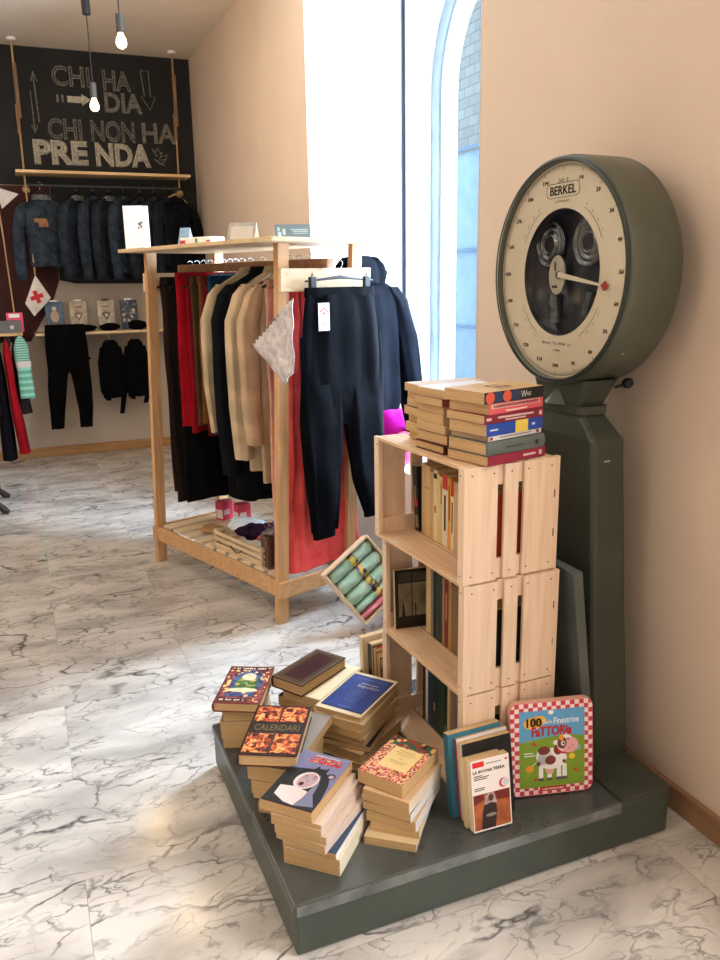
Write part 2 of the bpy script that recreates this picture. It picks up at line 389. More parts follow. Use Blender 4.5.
mb.add([(1.372, 1.93, 1.150), (1.372, 1.83, 1.150), (1.395, 1.93, 1.15), (1.395, 1.83, 1.15), (1.385, 1.88, 1.205), (1.345, 1.88, 1.15)], [(0, 4, 5), (5, 4, 1), (0, 2, 4), (2, 3, 4), (3, 1, 4)])
sb(mb, 'neck', GREEN, bevel=.002)
mb = MB(); a = [(1.268, .742), (1.298, .742), (1.376, .148), (1.346, .148)]
mb.prism(a, (0, 1.622, 0), (1, 0, 0), (0, 0, 1), (0, 1, 0), .5)
sb(mb, 'guard_plate', mat((104, 110, 106), .5, 'metal', c2=(86, 92, 88), name='grey_plate'), bevel=.004)
mb = MB(); mb.tube([(1.48, 1.76, 1.20), (1.498, 1.745, 1.207)], .004, 8); 
sb(mb, 'knob_rod', BLACKP)
mb = MB(); mb.lathe([(0, -.016), (.009, -.013), (.0145, -.004), (.0145, .004), (.009, .013), (0, .016)], (1.506, 1.738, 1.212), (.7, -.6, .3), 20)
sb(mb, 'knob', BLACKP)
mb = MB()
for z, w in ((1.012, .020), (1.004, .018)): mb.box(1.407, 1.407+w, 1.6965, 1.703, z-.002, z+.002)
sb(mb, 'plate_marking', mat((196, 196, 186), .6, name='pale_label'))
DC = Vector((1.362, 1.88, 1.505)); UX, UZ = Vector((0, -1, 0)), Vector((0, 0, 1))
mb = MB(); mb.lathe([(.283, .020), (.284, .000), (.287, -.005), (.292, -.004), (.300, .006), (.302, .02), (.300, .150), (.290, .164), (.262, .170), (0, .170)], DC, (1, 0, 0), 72)
sb(mb, 'drum', mat((94, 98, 84), .36, 'metal', c2=(84, 88, 76), name='grey_green_enamel'))
mb = MB(); mb.lathe([(.286, -.0095), (.2925, -.0105), (.298, -.004)], DC, (1, 0, 0), 72)
sb(mb, 'rim_band', mat((48, 54, 48), .35, name='dark_rim'))
face = MB(); face.lathe([(.284, .010), (.168, .010)], DC, (1, 0, 0), 72, smooth=False)
fo = sb(face, 'dial_face', mat((216, 205, 182), .5, 'mottle', c2=(206, 194, 168), scale=.6, name='cream_enamel'))
mb = MB(); mb.lathe([(.168, .0102), (.165, .014), (.165, .045), (0, .045)], DC, (1, 0, 0), 48)
sb(mb, 'dial_well', mat((22, 26, 34), .3, name='dark_mechanism'))
# graduations, numerals and lettering on the face
ink = MB(); O = DC+Vector((.0092, 0, 0))
for k in range(200):
    a = 2*PI*k/200; l = .011 if k % 10 == 0 else .006
    d = UX*math.sin(a)+UZ*math.cos(a); t = UX*math.cos(a)-UZ*math.sin(a); w = .0011 if k % 10 == 0 else .0006
    p0 = O+d*.276; p1 = O+d*(.276-l)
    ink.add([p0-t*w, p0+t*w, p1+t*w, p1-t*w], [(0, 1, 2, 3)])
for r0, r1 in ((.2762, .2774),):
    n = 96; vs = [O+(UX*math.sin(2*PI*k/n)+UZ*math.cos(2*PI*k/n))*r for r in (r0, r1) for k in range(n)]
    ink.add(vs, [(k, (k+1) % n, n+(k+1) % n, n+k) for k in range(n)])
sb(ink, 'graduations', mat((90, 74, 60), .6, name='ink_brown'), fix=False)
num = MB()
for k in range(1, 20):
    a = 2*PI*k/20; c = O+(UX*math.sin(a)+UZ*math.cos(a))*.250; s = str(k*10); w = .0085*len(s)
    put_text(num, s, c-UX*w/2-UZ*.006, UX, UZ, w, .012, outline=.04, res=1, both=True)
put_text(num, '200  0', O+UZ*.233-UX*.022, UX, UZ, .044, .012, res=1)
put_text(num, 'Brevetti  Van  Berkel  Ltd.', O-UZ*.193-UX*.066, UX, UZ, .132, .009, res=1)
glyph_row(num, O-UZ*.210-UX*.016, UX, UZ, .032, .005, 7, 2)
put_text(num, 'ROTTERDAM', O+UZ*.183-UX*.030, UX, UZ, .060, .006, res=1)
for s in (-1, 1):
    for sg in (-1, 1):
        for r0 in (.19, .20):
            pts = [O+(UX*s*math.sin(q)+UZ*sg*math.cos(q))*r0 for q in [R(30+i*3) for i in range(12)]]
            for i in range(0, 11, 1 if r0 < .195 else 3):
                a, b = pts[i], pts[i+1]; nn = (a-O).normalized()*.0007
                num.add([a-nn, a+nn, b+nn, b-nn], [(0, 1, 2, 3)])
sb(num, 'numerals', mat((78, 50, 38), .6, name='ink_brown'), fix=False)
lg = MB(); put_text(lg, 'BERKEL', O+UZ*.203-UX*.056, UX, UZ, .112, .023, outline=0)
put_text(lg, 'BERKEL', O+UZ*.203-UX*.056, UX, UZ, .112, .023, outline=.02)
n = 40; path = []
for i in range(n):
    a = 2*PI*i/n; path.append((max(-.07, min(.07, 0))+(.057 if math.cos(a) > 0 else -.057)+.016*math.cos(a), .2145+.019*math.sin(a)))
vs = [O+UX*x+UZ*z for x, z in path]+[O+UX*(x*.975)+UZ*(.214+(z-.214)*.93) for x, z in path]
lg.add(vs, [(k, (k+1) % n, n+(k+1) % n, n+k) for k in range(n)])
sb(lg, 'maker_lettering', mat((28, 26, 26), .5, name='ink_black'), fix=False)
for sx in (-1, 1):   # the two ringed glass dashpots in the dark window
    c = DC+UX*(sx*.085)+UZ*.078+Vector((.035, 0, 0))
    mb = MB(); mb.lathe([(.066, .004), (.064, -.002), (.058, -.004), (.056, .003), (.048, .004), (.046, -.001), (.040, -.001), (.038, .004), (.030, .004), (.028, -.004), (.024, -.004), (.021, .003), (0, .006)], c, (1, 0, 0), 40)
    sb(mb, 'ring_plate', mat((122, 126, 124), .22, 'metal', metal=.8, c2=(58, 62, 66), scale=3, name='polished_ring'))
    mb = MB(); mb.lathe([(.020, -.0045), (0, -.005)], c, (1, 0, 0), 30)
    sb(mb, 'ring_core', mat((16, 18, 24), .25, name='dark_core'))
hub = DC+Vector((.010, 0, 0))+UX*.0-UZ*.005
mb = MB(); mb.prism(disc(-.012, 0, .036, .052, 28), hub, UX, UZ, (1, 0, 0), .004)
sb(mb, 'hub_plate', mat((192, 186, 170), .35, 'metal', metal=.5, c2=(170, 166, 150), name='hub_metal'))
mb = MB(); mb.cyl(hub-Vector((.006, 0, 0)), (1, 0, 0), .010, .01, 20); mb.prism(rect(-.030, -.034, -.008, -.028), hub-Vector((.001, 0, 0)), UX, UZ, (-1, 0, 0), .001)
mb.prism(rect(-.022, .012, -.018, .034), hub-Vector((.001, 0, 0)), UX, UZ, (-1, 0, 0), .001)
sb(mb, 'hub_boss', mat((44, 40, 38), .4, name='dark_boss'))
for (ux, uz, a, s) in ((-.050, -.095, 8, 1.0), (.095, -.078, -14, .8)):
    c = DC+UX*ux+UZ*uz+Vector((.038, 0, 0)); dr = (UX*math.sin(R(a))*-1+UZ*math.cos(R(a)))
    mb = MB(); mb.tube([c-dr*.042*s, c+dr*.04*s], [.017*s, .021*s], 14)
    sb(mb, 'glass_tube', mat((120, 128, 126), .15, 'metal', metal=.6, c2=(50, 54, 60), scale=4, name='ribbed_glass'))
mb = MB(); mb.prism(rect(-.014, .115, .016, .142), DC+Vector((.05, 0, 0)), UX, UZ, (-1, 0, 0), .004)
sb(mb, 'inner_plate', mat((112, 110, 106), .5, name='inner_plate'))
an = R(98.5); d = UX*math.sin(an)+UZ*math.cos(an); t = UX*math.cos(an)-UZ*math.sin(an); o = DC+Vector((.003, 0, 0))-UZ*.004
mb = MB(); mb.add([o-t*.0075, o+t*.0075, o+d*.19+t*.003, o+d*.19-t*.003, o-t*.0075+Vector((.004, 0, 0)), o+t*.0075+Vector((.004, 0, 0))], [(0, 1, 2, 3), (4, 5, 2, 3), (0, 4, 3), (1, 5, 2)])
mb.add([o+d*.20-t*.0007, o+d*.20+t*.0007, o+d*.272+t*.0005, o+d*.272-t*.0005], [(0, 1, 2, 3)])
nd = sb(mb, 'needle', mat((206, 196, 176), .35, name='needle'))
mb = MB(); mb.prism([(.185, 0), (.199, .0125), (.213, 0), (.199, -.0125)], o-Vector((.001, 0, 0)), d, t, (1, 0, 0), .003)
sb(mb, 'needle_pointer', mat((158, 32, 30), .45, name='red_pointer'))
mb = MB(); mb.lathe([(.283, -.001), (0, -.001)], DC, (1, 0, 0), 48)
sb(mb, 'dial_glass', mat((252, 252, 252), .04, 'glass', scale=.92, name='dial_glass'))
for a in (-48, 30):
    dd = Vector((0, -math.sin(R(180+a)), math.cos(R(180+a)))); mb = MB(); mb.cyl(DC+Vector((.05, 0, 0))+dd*.300, dd, .005, .003, 10)
    sb(mb, 'case_screw', CHROME)

# ------------------------------------------------------------------ wooden crates
CX0, CX1, CY0, CY1, CH = .947, 1.236, 1.637, 2.119, .3035
def crate(z0, dx, yw, label):
    root = thing('wooden_crate', label, 'crate', (CX0+dx, CY0, z0), (0, 0, R(yw)), group='pine crates stacked on the scale')
    D, L, H = CX1-CX0, CY1-CY0, CH-.001; T = .009
    for side in (0, 1):
        y0, y1 = (0, T) if side == 0 else (L-T, L)
        mb = MB()
        for a, b in ((.012, .098), (.119, .160), (.178, .2755)): mb.box(a, b, y0, y1, .002, H-.002)
        iy0, iy1 = (T, T+.010) if side == 0 else (L-T-.010, L-T)
        for a, b in ((.004, .055), (H-.055, H-.004)): mb.box(.014, D-.014, iy0, iy1, a, b)
        yy = -.0006 if side == 0 else L-.0002
        for xs in (.022, .086, .139, .190, .262):
            for zs in (.022, H-.022): mb.prism(disc(xs, zs, .0022, n=8), (0, yy, 0), (1, 0, 0), (0, 0, 1), (0, 1, 0), .0008, mi=1)
        for zs in (.10, .205): mb.box(.272, .2765, y0, y1-.0005, zs-.010, zs+.012, mi=1) if side == 0 else None
        mb.build('end_panel', [PINEZ, DARKHOLE], root, bevel=.0012)
    for yy in (T, L-T-.018):     # front corner posts
        mb = MB(); mb.box(0, .013, yy-T if yy == T else yy, yy+.018 if yy == T else yy+.018+T, 0, H)
        for zs in (.022, H-.022): mb.prism(disc(yy+.009, zs, .0022, n=8), (-.0006, 0, 0), (0, 1, 0), (0, 0, 1), (1, 0, 0), .0008, mi=1)
        mb.build('corner_post', [PINEZ, DARKHOLE], root, bevel=.0012)
    for yy in (0, L-.014):     # back corner posts
        MB().box(D-.014, D, yy, yy+.014, 0, H).build('corner_post', [PINEZ], root, bevel=.0012)
    for z in (.0, H-T):
        mb = MB()
        for a, b in ((.0, .095), (.101, .188), (.194, .275)): mb.box(a+.0135 if a == 0 else a, b, .0102, L-.0102, z+.0003, z+T-.0003)
        mb.box(0.0, .0135, .028, L-.028, z, z+T)
        mb.build('side_panel', PINE, root, bevel=.001)
    mb = MB()
    for a, b in ((.014, .09), (.115, .19), (.215, .288)): mb.box(D-.0135, D-.006, .0145, L-.0145, a, b)
    mb.build('back_panel', PINE, root, bevel=.001)
    return root
crate(PZ, .004, 1.5, 'bottom pine crate of the stack, standing on the metal scale platform')
crate(PZ+CH, .002, 1.0, 'middle pine crate of the stack, with a landscape-cover book facing out')
crate(PZ+2*CH, -.002, 3.2, 'top pine crate of the stack, carrying the heaped books')

# ------------------------------------------------------------------ books
def book(label, w, l, t, cover=(200, 180, 150), spine=None, M=None, hard=False, pages=None, group=None, art=None, top=None, name='book'):
    """local frame: x width (spine at -x), y height of the page, z thickness from 0"""
    root = thing(name, label, 'book', M=M, group=group)
    ct = .0022 if hard else .0008; ov = .003 if hard else 0
    cm = mat(cover, .45, name='cover'); sm = mat(spine or cover, .45, name='spine')
    tm = top or cm
    mb = MB(); x0, x1, y0, y1 = -w/2, w/2, -l/2, l/2
    mb.box(x0, x1, y0, y1, 0, ct, 0); mb.box(x0, x1, y0, y1, t-ct, t, 2)
    if hard:   # rounded spine
        n = 6; pr = [(x0-.0045*math.sin(PI*k/n), ct*0+t*k/n) for k in range(n+1)]+[(x0+.002, t-k*t/1) for k in (0, 1)]
        mb.prism(pr, (0, y0, 0), (1, 0, 0), (0, 0, 1), (0, 1, 0), l, mi=1)
    else: mb.box(x0-.0005, x0+.0008, y0, y1, 0.0001, t-.0001, 1)
    mb.build('cover', [cm, sm, tm], root)
    MB().box(x0+.001, x1-ov, y0+ov, y1-ov, ct, t-ct).build('pages', pages or PAGES, root)
    if art: art(root, w, l, t)
    return root
def at_pile(x, y, z, yawdeg):
    return Matrix.Translation((x, y, z)) @ Matrix.Rotation(R(yawdeg), 4, 'Z')
ORD = ['topmost', 'second', 'third', 'fourth', 'fifth', 'sixth', 'seventh', 'eighth', 'ninth', 'tenth']
def spine_marks(root, w, l, t, col, txt=None, h=.5, c=0.0, ww=.6):
    """lettering along the spine"""
    mb = MB(); m_ = mat(col, .5, name='print')
    hh = t*h
    if txt: put_text(mb, txt, (-w/2-.0056, -l*ww/2+c, t/2-hh/2) if False else (-w/2-.0056, l*ww/2+c, t/2-hh/2), (0, -1, 0), (0, 0, 1), l*ww, hh, res=1)
    mb.build('spine_title', m_, root, fix=False)
def pile(cx, cy, z0, yaw0, items, group):
    """items listed bottom first: (w, l, t, cover, spine, dyaw, dx, dy, flip, hard, label, art, top)"""
    z = z0
    for it in items:
        w, l, t, cov, spn, dy, ox, oy, flip, hard, label, art, top = (list(it)+[None]*13)[:13]
        a = yaw0+dy+(180 if flip else 0)
        book(label, w, l, t, cov, spn, at_pile(cx+ox, cy+oy, z, a), hard, group=group, art=art, top=top)
        z += t+.0004
    return z
TAN = (206, 176, 136)
# -- cover pictures
def art_mural(root, w, l, t):
    z = t+.0004; X, Y = (1, 0, 0), (0, 1, 0)
    mb = MB(); flat(mb, rect(-w*.46, -l*.47, w*.47, l*.47), (0, 0, z), X, Y, 0)
    flat(mb, disc(0.004, .012, w*.36, l*.34, 26), (0, 0, z+.0002), X, Y, 1)
    flat(mb, disc(0.004, .002, w*.25, l*.24, 22), (0, 0, z+.0004), X, Y, 2)
    flat(mb, disc(0.004, .045, w*.16, l*.10, 18), (0, 0, z+.0006), X, Y, 3)
    flat(mb, disc(0, -.038, w*.33, l*.06, 18), (0, 0, z+.0006), X, Y, 3)
    flat(mb, rect(-w*.33, -l*.34, w*.30, -l*.24), (0, 0, z+.0008), X, Y, 1)
    flat(mb, rect(-w*.44, -l*.455, w*.18, -l*.39), (0, 0, z+.0009), X, Y, 4); flat(mb, rect(-w*.38, l*.39, w*.38, l*.46), (0, 0, z+.0009), X, Y, 4)
    glyph_row(mb, (-w*.34, l*.405, z+.0011), X, Y, w*.68, l*.045, 14, 3, 5)
    glyph_row(mb, (-w*.40, -l*.445, z+.0011), X, Y, w*.54, l*.04, 12, 5, 5)
    mb.build('cover_picture', [mat((150, 78, 70), .4, 'picture', c2=(110, 50, 60), scale=.8), mat((82, 98, 142), .4, 'picture', c2=(56, 66, 110), scale=.7), mat((92, 128, 66), .4, 'painting', c2=(58, 96, 52)), mat((222, 214, 176), .4, 'mottle', scale=8), mat((58, 40, 40), .4), mat((226, 214, 196), .5)], root, fix=False)
def art_leather(root, w, l, t):
    z = t+.0004; X, Y = (1, 0, 0), (0, 1, 0); mb = MB()
    for i, (k, mi) in enumerate(((.006, 1), (.010, 0), (.018, 1), (.0205, 0), (.030, 2))):
        flat(mb, rect(-w/2+k, -l/2+k, w/2-k, l/2-k), (0, 0, z+.0002*i), X, Y, mi)
    mb.build('cover_tooling', [mat((58, 36, 26), .35), mat((120, 98, 62), .4), mat((66, 26, 24), .35, 'mottle', c2=(48, 20, 20), scale=4)], root, fix=False)
def art_blue(root, w, l, t):
    z = t+.0004; X, Y = (1, 0, 0), (0, 1, 0); mb = MB()
    flat(mb, rect(-w*.44, -l*.43, w*.46, l*.44), (0, 0, z), X, Y, 0); flat(mb, rect(-w*.42, -l*.41, w*.44, l*.42), (0, 0, z+.0002), X, Y, 1)
    put_text(mb, 'Sepolcri', (-w*.14, l*.13, z+.0004), X, Y, w*.46, l*.08, mi=2, res=2)
    for k, ww in enumerate((.34, .30, .36, .26, .32, .2)): flat(mb, rect(-w*ww*.5, l*(.04-.055*k), w*ww*.6, l*(.048-.055*k)), (0, 0, z+.0004), X, Y, 3)
    flat(mb, rect(-w*.3, l*.35, w*.34, l*.362), (0, 0, z+.0004), X, Y, 3); flat(mb, rect(-w*.1, -l*.36, w*.16, -l*.348), (0, 0, z+.0004), X, Y, 3)
    flat(mb, rect(-w*.12, l*.24, w*.26, l*.252), (0, 0, z+.0004), X, Y, 2)
    mb.build('cover_print', [mat((24, 30, 66), .4), mat((42, 66, 140), .4, 'mottle', c2=(34, 54, 124), scale=3), mat((214, 204, 180), .5), mat((110, 124, 178), .5)], root, fix=False)
def art_four(root, w, l, t):
    z = t+.0004; X, Y = (1, 0, 0), (0, 1, 0); mb = MB()
    flat(mb, rect(-w*.49, -l*.485, w*.49, l*.49), (0, 0, z), X, Y, 0)
    for x0, x1 in ((-.46, -.02), (.02, .46)):
        for y0, y1 in ((-.46, -.09), (.15, .47)): flat(mb, rect(w*x0, l*y0, w*x1, l*y1), (0, 0, z+.0002), X, Y, 1)
    flat(mb, rect(-.002, -l*.47, .0, l*.48), (0, 0, z+.0003), X, Y, 3); 
    put_text(mb, 'CALENDARI', (-w*.40, -l*.03, z+.0005), X, Y, w*.8, l*.12, mi=2, res=2)
    mb.build('cover_picture', [mat((40, 30, 24), .35), mat((206, 88, 44), .4, 'painting', c2=(52, 18, 14), scale=1.5), mat((128, 112, 72), .4), mat((90, 66, 50), .4)], root, fix=False)
def art_nun(root, w, l, t):
    z = t+.0004; X, Y = (1, 0, 0), (0, 1, 0); mb = MB(); P = lambda pts: [(w*a, l*b) for a, b in pts]
    flat(mb, rect(-w*.5, -l*.5, w*.5, l*.5), (0, 0, z), X, Y, 0)
    flat(mb, P([(-.5, -.5), (.5, -.5), (.5, -.30), (.44, -.05), (.36, .10), (.20, .19), (.02, .20), (-.2, .17), (-.5, .13)]), (0, 0, z+.0002), X, Y, 1)
    flat(mb, P([(-.36, -.36), (-.38, -.20), (-.14, -.17), (.16, -.20), (.28, -.34), (.12, -.47), (-.10, -.45)]), (0, 0, z+.0004), X, Y, 2)
    flat(mb, P([(.17, .13), (.26, -.05), (.30, -.24), (.46, -.42), (.10, -.47), (.16, -.32), (.19, -.1)]), (0, 0, z+.0005), X, Y, 3)
    def el(cx, cy, rx, ry, dz, mi, tilt=-14, n=24):
        t_ = R(tilt); pts = [(rx*math.cos(2*PI*k/n), ry*math.sin(2*PI*k/n)) for k in range(n)]
        flat(mb, [(w*cx+a*math.cos(t_)-b*math.sin(t_), l*cy+a*math.sin(t_)+b*math.cos(t_)) for a, b in pts], (0, 0, z+dz), X, Y, mi)
    el(.0, -.03, w*.215, l*.165, .0006, 2); el(.015, -.03, w*.165, l*.140, .0008, 4)
    el(-.045, -.105, w*.045, l*.034, .0010, 5)
    for ex, ey in ((-.055, .010), (.10, .030)): el(ex, ey, w*.048, l*.022, .0010, 3); el(ex, ey, w*.030, l*.013, .0012, 2); el(ex, ey, w*.013, l*.009, .0014, 1)
    flat(mb, P([(-.12, .040), (-.05, .056), (.0, .040), (-.05, .046)]), (0, 0, z+.0012), X, Y, 1); flat(mb, P([(.05, .058), (.12, .074), (.17, .052), (.11, .062)]), (0, 0, z+.0012), X, Y, 1)
    flat(mb, P([(.03, .02), (.035, -.055), (-.015, -.055), (.01, -.04)]), (0, 0, z+.0010), X, Y, 3)
    flat(mb, disc(w*.36, l*.13, w*.085, l*.055, 16), (0, 0, z+.0006), X, Y, 1); flat(mb, disc(w*.37, l*.125, w*.05, l*.034, 14), (0, 0, z+.0008), X, Y, 4)
    flat(mb, P([(-.02, .19), (.03, .27), (.07, .22), (.18, .23), (.24, .27), (.23, .17)]), (0, 0, z+.0003), X, Y, 1)
    for k, (x0, x1, y0, y1) in enumerate(((-.26, .40, .31, .36), (-.20, .36, .375, .42))): flat(mb, rect(w*x0, l*y0, w*x1, l*y1), (0, 0, z+.0004), X, Y, 6)
    flat(mb, rect(-w*.2, l*.44, w*.3, l*.452), (0, 0, z+.0004), X, Y, 2)
    mb.build('cover_picture', [mat((146, 146, 178), .35, 'mottle', c2=(120, 122, 160)), mat((24, 28, 30), .35), mat((226, 212, 210), .4), mat((128, 130, 158), .4), mat((196, 166, 172), .4), mat((60, 16, 20), .4), mat((214, 70, 86), .4, 'picture', c2=(214, 70, 86), scale=2)], root, fix=False)
def art_label(root, w, l, t):
    z = t+.0004; X, Y = (1, 0, 0), (0, 1, 0); mb = MB()
    flat(mb, rect(-w*.5, -l*.5, w*.5, l*.5), (0, 0, z), X, Y, 0); flat(mb, rect(-w*.5, l*.28, w*.5, l*.5), (0, 0, z+.0002), X, Y, 3)
    flat(mb, rect(-w*.28, -l*.26, w*.36, l*.26), (0, 0, z+.0004), X, Y, 1)
    for k, (a, ww) in enumerate(((.18, .36), (.13, .44), (.08, .3), (.0, .08), (-.08, .4), (-.12, .3))): flat(mb, rect(w*(.04-ww/2), l*a, w*(.04+ww/2), l*(a+.016)), (0, 0, z+.0006), X, Y, 2)
    mb.build('cover_picture', [mat((196, 84, 76), .4, 'picture', c2=(236, 190, 160), scale=1.7), mat((236, 212, 152), .4), mat((196, 168, 110), .4), mat((156, 62, 52), .4, 'picture', c2=(62, 100, 84), scale=.6)], root, fix=False)
CREAM = (226, 208, 176)
# pile A: mural cover
pile(.520, 2.205, PZ, -27.7, [
 (.125, .190, .030, TAN, (196, 160, 118), 5, .0, .0, False, False, 'tan-edged paperback at the bottom of the pile under the colourful mural-covered book'),
 (.122, .188, .030, TAN, (190, 150, 110), 4, -.004, .002, False, False, 'tan-edged paperback, second from the bottom under the colourful mural-covered book'),
 (.122, .188, .026, TAN, (190, 150, 110), 4, -.006, .003, False, False, 'tan-edged paperback, third from the bottom under the colourful mural-covered book'),
 (.124, .186, .042, (60, 46, 40), (60, 46, 40), 8, -.002, .002, False, False, 'thick dark-covered book directly under the colourful mural-covered book'),
 (.140, .228, .030, (120, 48, 44), (120, 48, 44), 0, -.004, .0, False, True, 'hardback with a colourful mural on its cover, topping the rear left pile', art_mural),
], 'books in the rear left pile on the platform')
# pile B: leather
pile(.735, 2.205, PZ, -58, [
 (.135, .205, .034, (48, 40, 34), (48, 40, 34), 0, .015, .0, False, False, 'dark book at the bottom of the pile under the brown leather-bound book'),
 (.135, .205, .030, TAN, (110, 84, 60), -2, .015, .004, False, False, 'tan-edged book, second from the bottom under the brown leather-bound book'),
 (.135, .210, .034, (70, 52, 40), (70, 52, 40), 2, .010, .004, False, False, 'brown book in the middle of the pile under the brown leather-bound book'),
 (.150, .235, .028, (232, 214, 176), (200, 170, 130), 6, .032, -.012, False, False, 'cream-covered book sticking out under the brown leather-bound book'),
 (.120, .226, .036, (64, 40, 30), (64, 40, 30), 0, -.004, .018, False, True, 'dark brown leather-bound book with gilt frame lines on its cover', art_leather),
], 'books in the rear middle pile on the platform')
# pile C: blue
pile(.800, 1.985, PZ, -52, [
 (.150, .235, .024, (36, 36, 34), (36, 36, 34), 10, .01, -.012, False, False, 'black book at the bottom of the pile under the blue-and-cream book'),
 (.145, .225, .034, (206, 176, 132), (60, 52, 44), -4, .006, -.006, False, True, 'tan-edged hardback, second from the bottom under the blue-and-cream book'),
 (.145, .220, .018, (40, 40, 38), (40, 40, 38), 8, .004, .0, False, False, 'thin black book below the middle of the pile under the blue-and-cream book'),
 (.140, .215, .024, (214, 188, 148), (190, 160, 120), 3, .0, .0, False, False, 'tan book, fourth from the top of the pile under the blue-and-cream book'),
 (.145, .225, .026, (216, 190, 150), (190, 160, 120), -2, .0, -.002, False, False, 'tan book, third from the top of the pile under the blue-and-cream book'),
 (.150, .232, .024, (224, 200, 160), (206, 180, 140), 2, .0, .0, False, False, 'pale tan book directly under the blue-and-cream book'),
 (.150, .232, .022, (224, 208, 176), (206, 186, 150), 0, -.002, .002, False, True, 'cream book with a large blue panel and pale title on its cover', art_blue),
], 'books in the pile under the blue-and-cream book')
# pile D: four pictures
pile(.550, 1.885, PZ, -28, [
 (.130, .200, .032, TAN, (170, 130, 90), -6, .0, -.03, False, False, 'tan-edged book at the bottom of the pile under the four-picture book'),
 (.130, .200, .022, (30, 28, 30), (30, 28, 30), -14, -.002, -.024, False, False, 'thin black book, second from the bottom under the four-picture book'),
 (.135, .205, .036, TAN, (160, 120, 86), -8, -.008, -.022, False, False, 'tan-edged book, third from the bottom under the four-picture book'),
 (.135, .205, .044, CREAM, (196, 170, 130), -12, -.010, -.018, False, False, 'thick cream paperback in the pile under the four-picture book'),
 (.140, .215, .024, (150, 142, 130), (120, 112, 104), -14, .022, .008, False, False, 'greyish book directly under the four-picture book'),
 (.152, .242, .034, (70, 24, 28), (50, 22, 34), 0, -.036, -.02, False, True, 'hardback with four fiery pictures and a dark title band on its cover', art_four),
], 'books in the left middle pile on the platform')
# pile E: nun
SPW = (224, 206, 196)
pile(.553, 1.640, PZ, -47, [
 (.145, .225, .044, (236, 224, 196), (238, 230, 206), 4, .022, -.004, True, False, 'thick cream paperback at the bottom of the pile under the nun-cover book'),
 (.140, .222, .016, (60, 86, 110), (232, 232, 232), 2, .020, -.004, True, False, 'thin slate-blue book, second from the bottom under the nun-cover book'),
 (.135, .215, .022, (222, 200, 180), SPW, -3, .006, -.004, True, False, 'pale paperback, third from the bottom under the nun-cover book'),
 (.135, .212, .022, (222, 200, 180), SPW, 2, -.002, -.002, True, False, 'pale pinkish-spined paperback in the middle of the pile under the nun-cover book'),
 (.133, .212, .018, (224, 204, 186), (216, 196, 184), 0, -.008, .0, True, False, 'pale paperback, third from the top of the pile with the nun cover'),
 (.130, .212, .014, (226, 208, 190), (228, 214, 202), 3, -.012, .002, True, False, 'thin pale paperback directly under the nun-cover book'),
 (.136, .222, .028, (180, 70, 50), (216, 200, 180), 0, -.022, .020, False, False, 'book whose cover shows a screaming nun in black veil on a lilac sky', art_nun),
], 'books in the front left pile on the platform')
# pile F
pile(.775, 1.630, PZ, -54, [
 (.130, .185, .022, (214, 190, 150), (220, 200, 170), 16, -.02, -.012, True, False, 'tan paperback at the bottom of the pile under the yellow-labelled book'),
 (.125, .185, .020, (206, 176, 136), (226, 218, 200), 14, .002, .0, True, False, 'tan paperback, second from the bottom under the yellow-labelled book'),
 (.130, .190, .028, (204, 176, 136), (232, 230, 230), 8, .004, .002, True, False, 'tan-edged paperback, third from the bottom under the yellow-labelled book'),
 (.130, .190, .024, (30, 46, 40), (226, 226, 226), 4, .0, .004, True, False, 'dark green-covered book in the middle of the pile under the yellow-labelled book'),
 (.128, .190, .032, (212, 184, 146), (232, 216, 196), 2, .0, .002, True, False, 'thick pale paperback under the yellow-labelled book'),
 (.128, .184, .036, (196, 90, 80), (214, 190, 168), -2, -.002, .020, False, False, 'red-patterned book with a yellow label on its cover, topping the front right pile', art_label),
], 'books in the front right pile on the platform')

def stand(x, y, z, yawdeg=0, lean=0, roll=0):
    B = Matrix(((1, 0, 0, 0), (0, 0, -1, 0), (0, 1, 0, 0), (0, 0, 0, 1)))
    return Matrix.Translation((x, y, z)) @ Matrix.Rotation(R(yawdeg), 4, 'Z') @ Matrix.Rotation(R(-lean), 4, 'X') @ Matrix.Rotation(R(roll), 4, 'Y') @ B
def stand_book(label, w, l, t, cover, spine, x, y, z, yaw=0, lean=0, roll=0, **k):
    """x = middle of the width, y = back face, z = what it stands on"""
    return book(label, w, l, t, cover, spine, M=stand(x, y, z+.0006, yaw, lean, roll) @ Matrix.Translation((0, l/2, 0)), **k)
def bars(root, rows, w, l, t, col, name='spine_title'):
    """small printed lines on the spine: (start, length, height centre, height) as fractions"""
    mb = MB()
    for a, b, c, h in rows: flat(mb, rect(l*a, t*(c-h/2), l*(a+b), t*(c+h/2)), (-w/2-.0056 if root.get('_h') else -w/2-.0010, l/2, 0), (0, -1, 0), (0, 0, 1))
    mb.build(name, mat(col, .5, name='print'), root, fix=False)

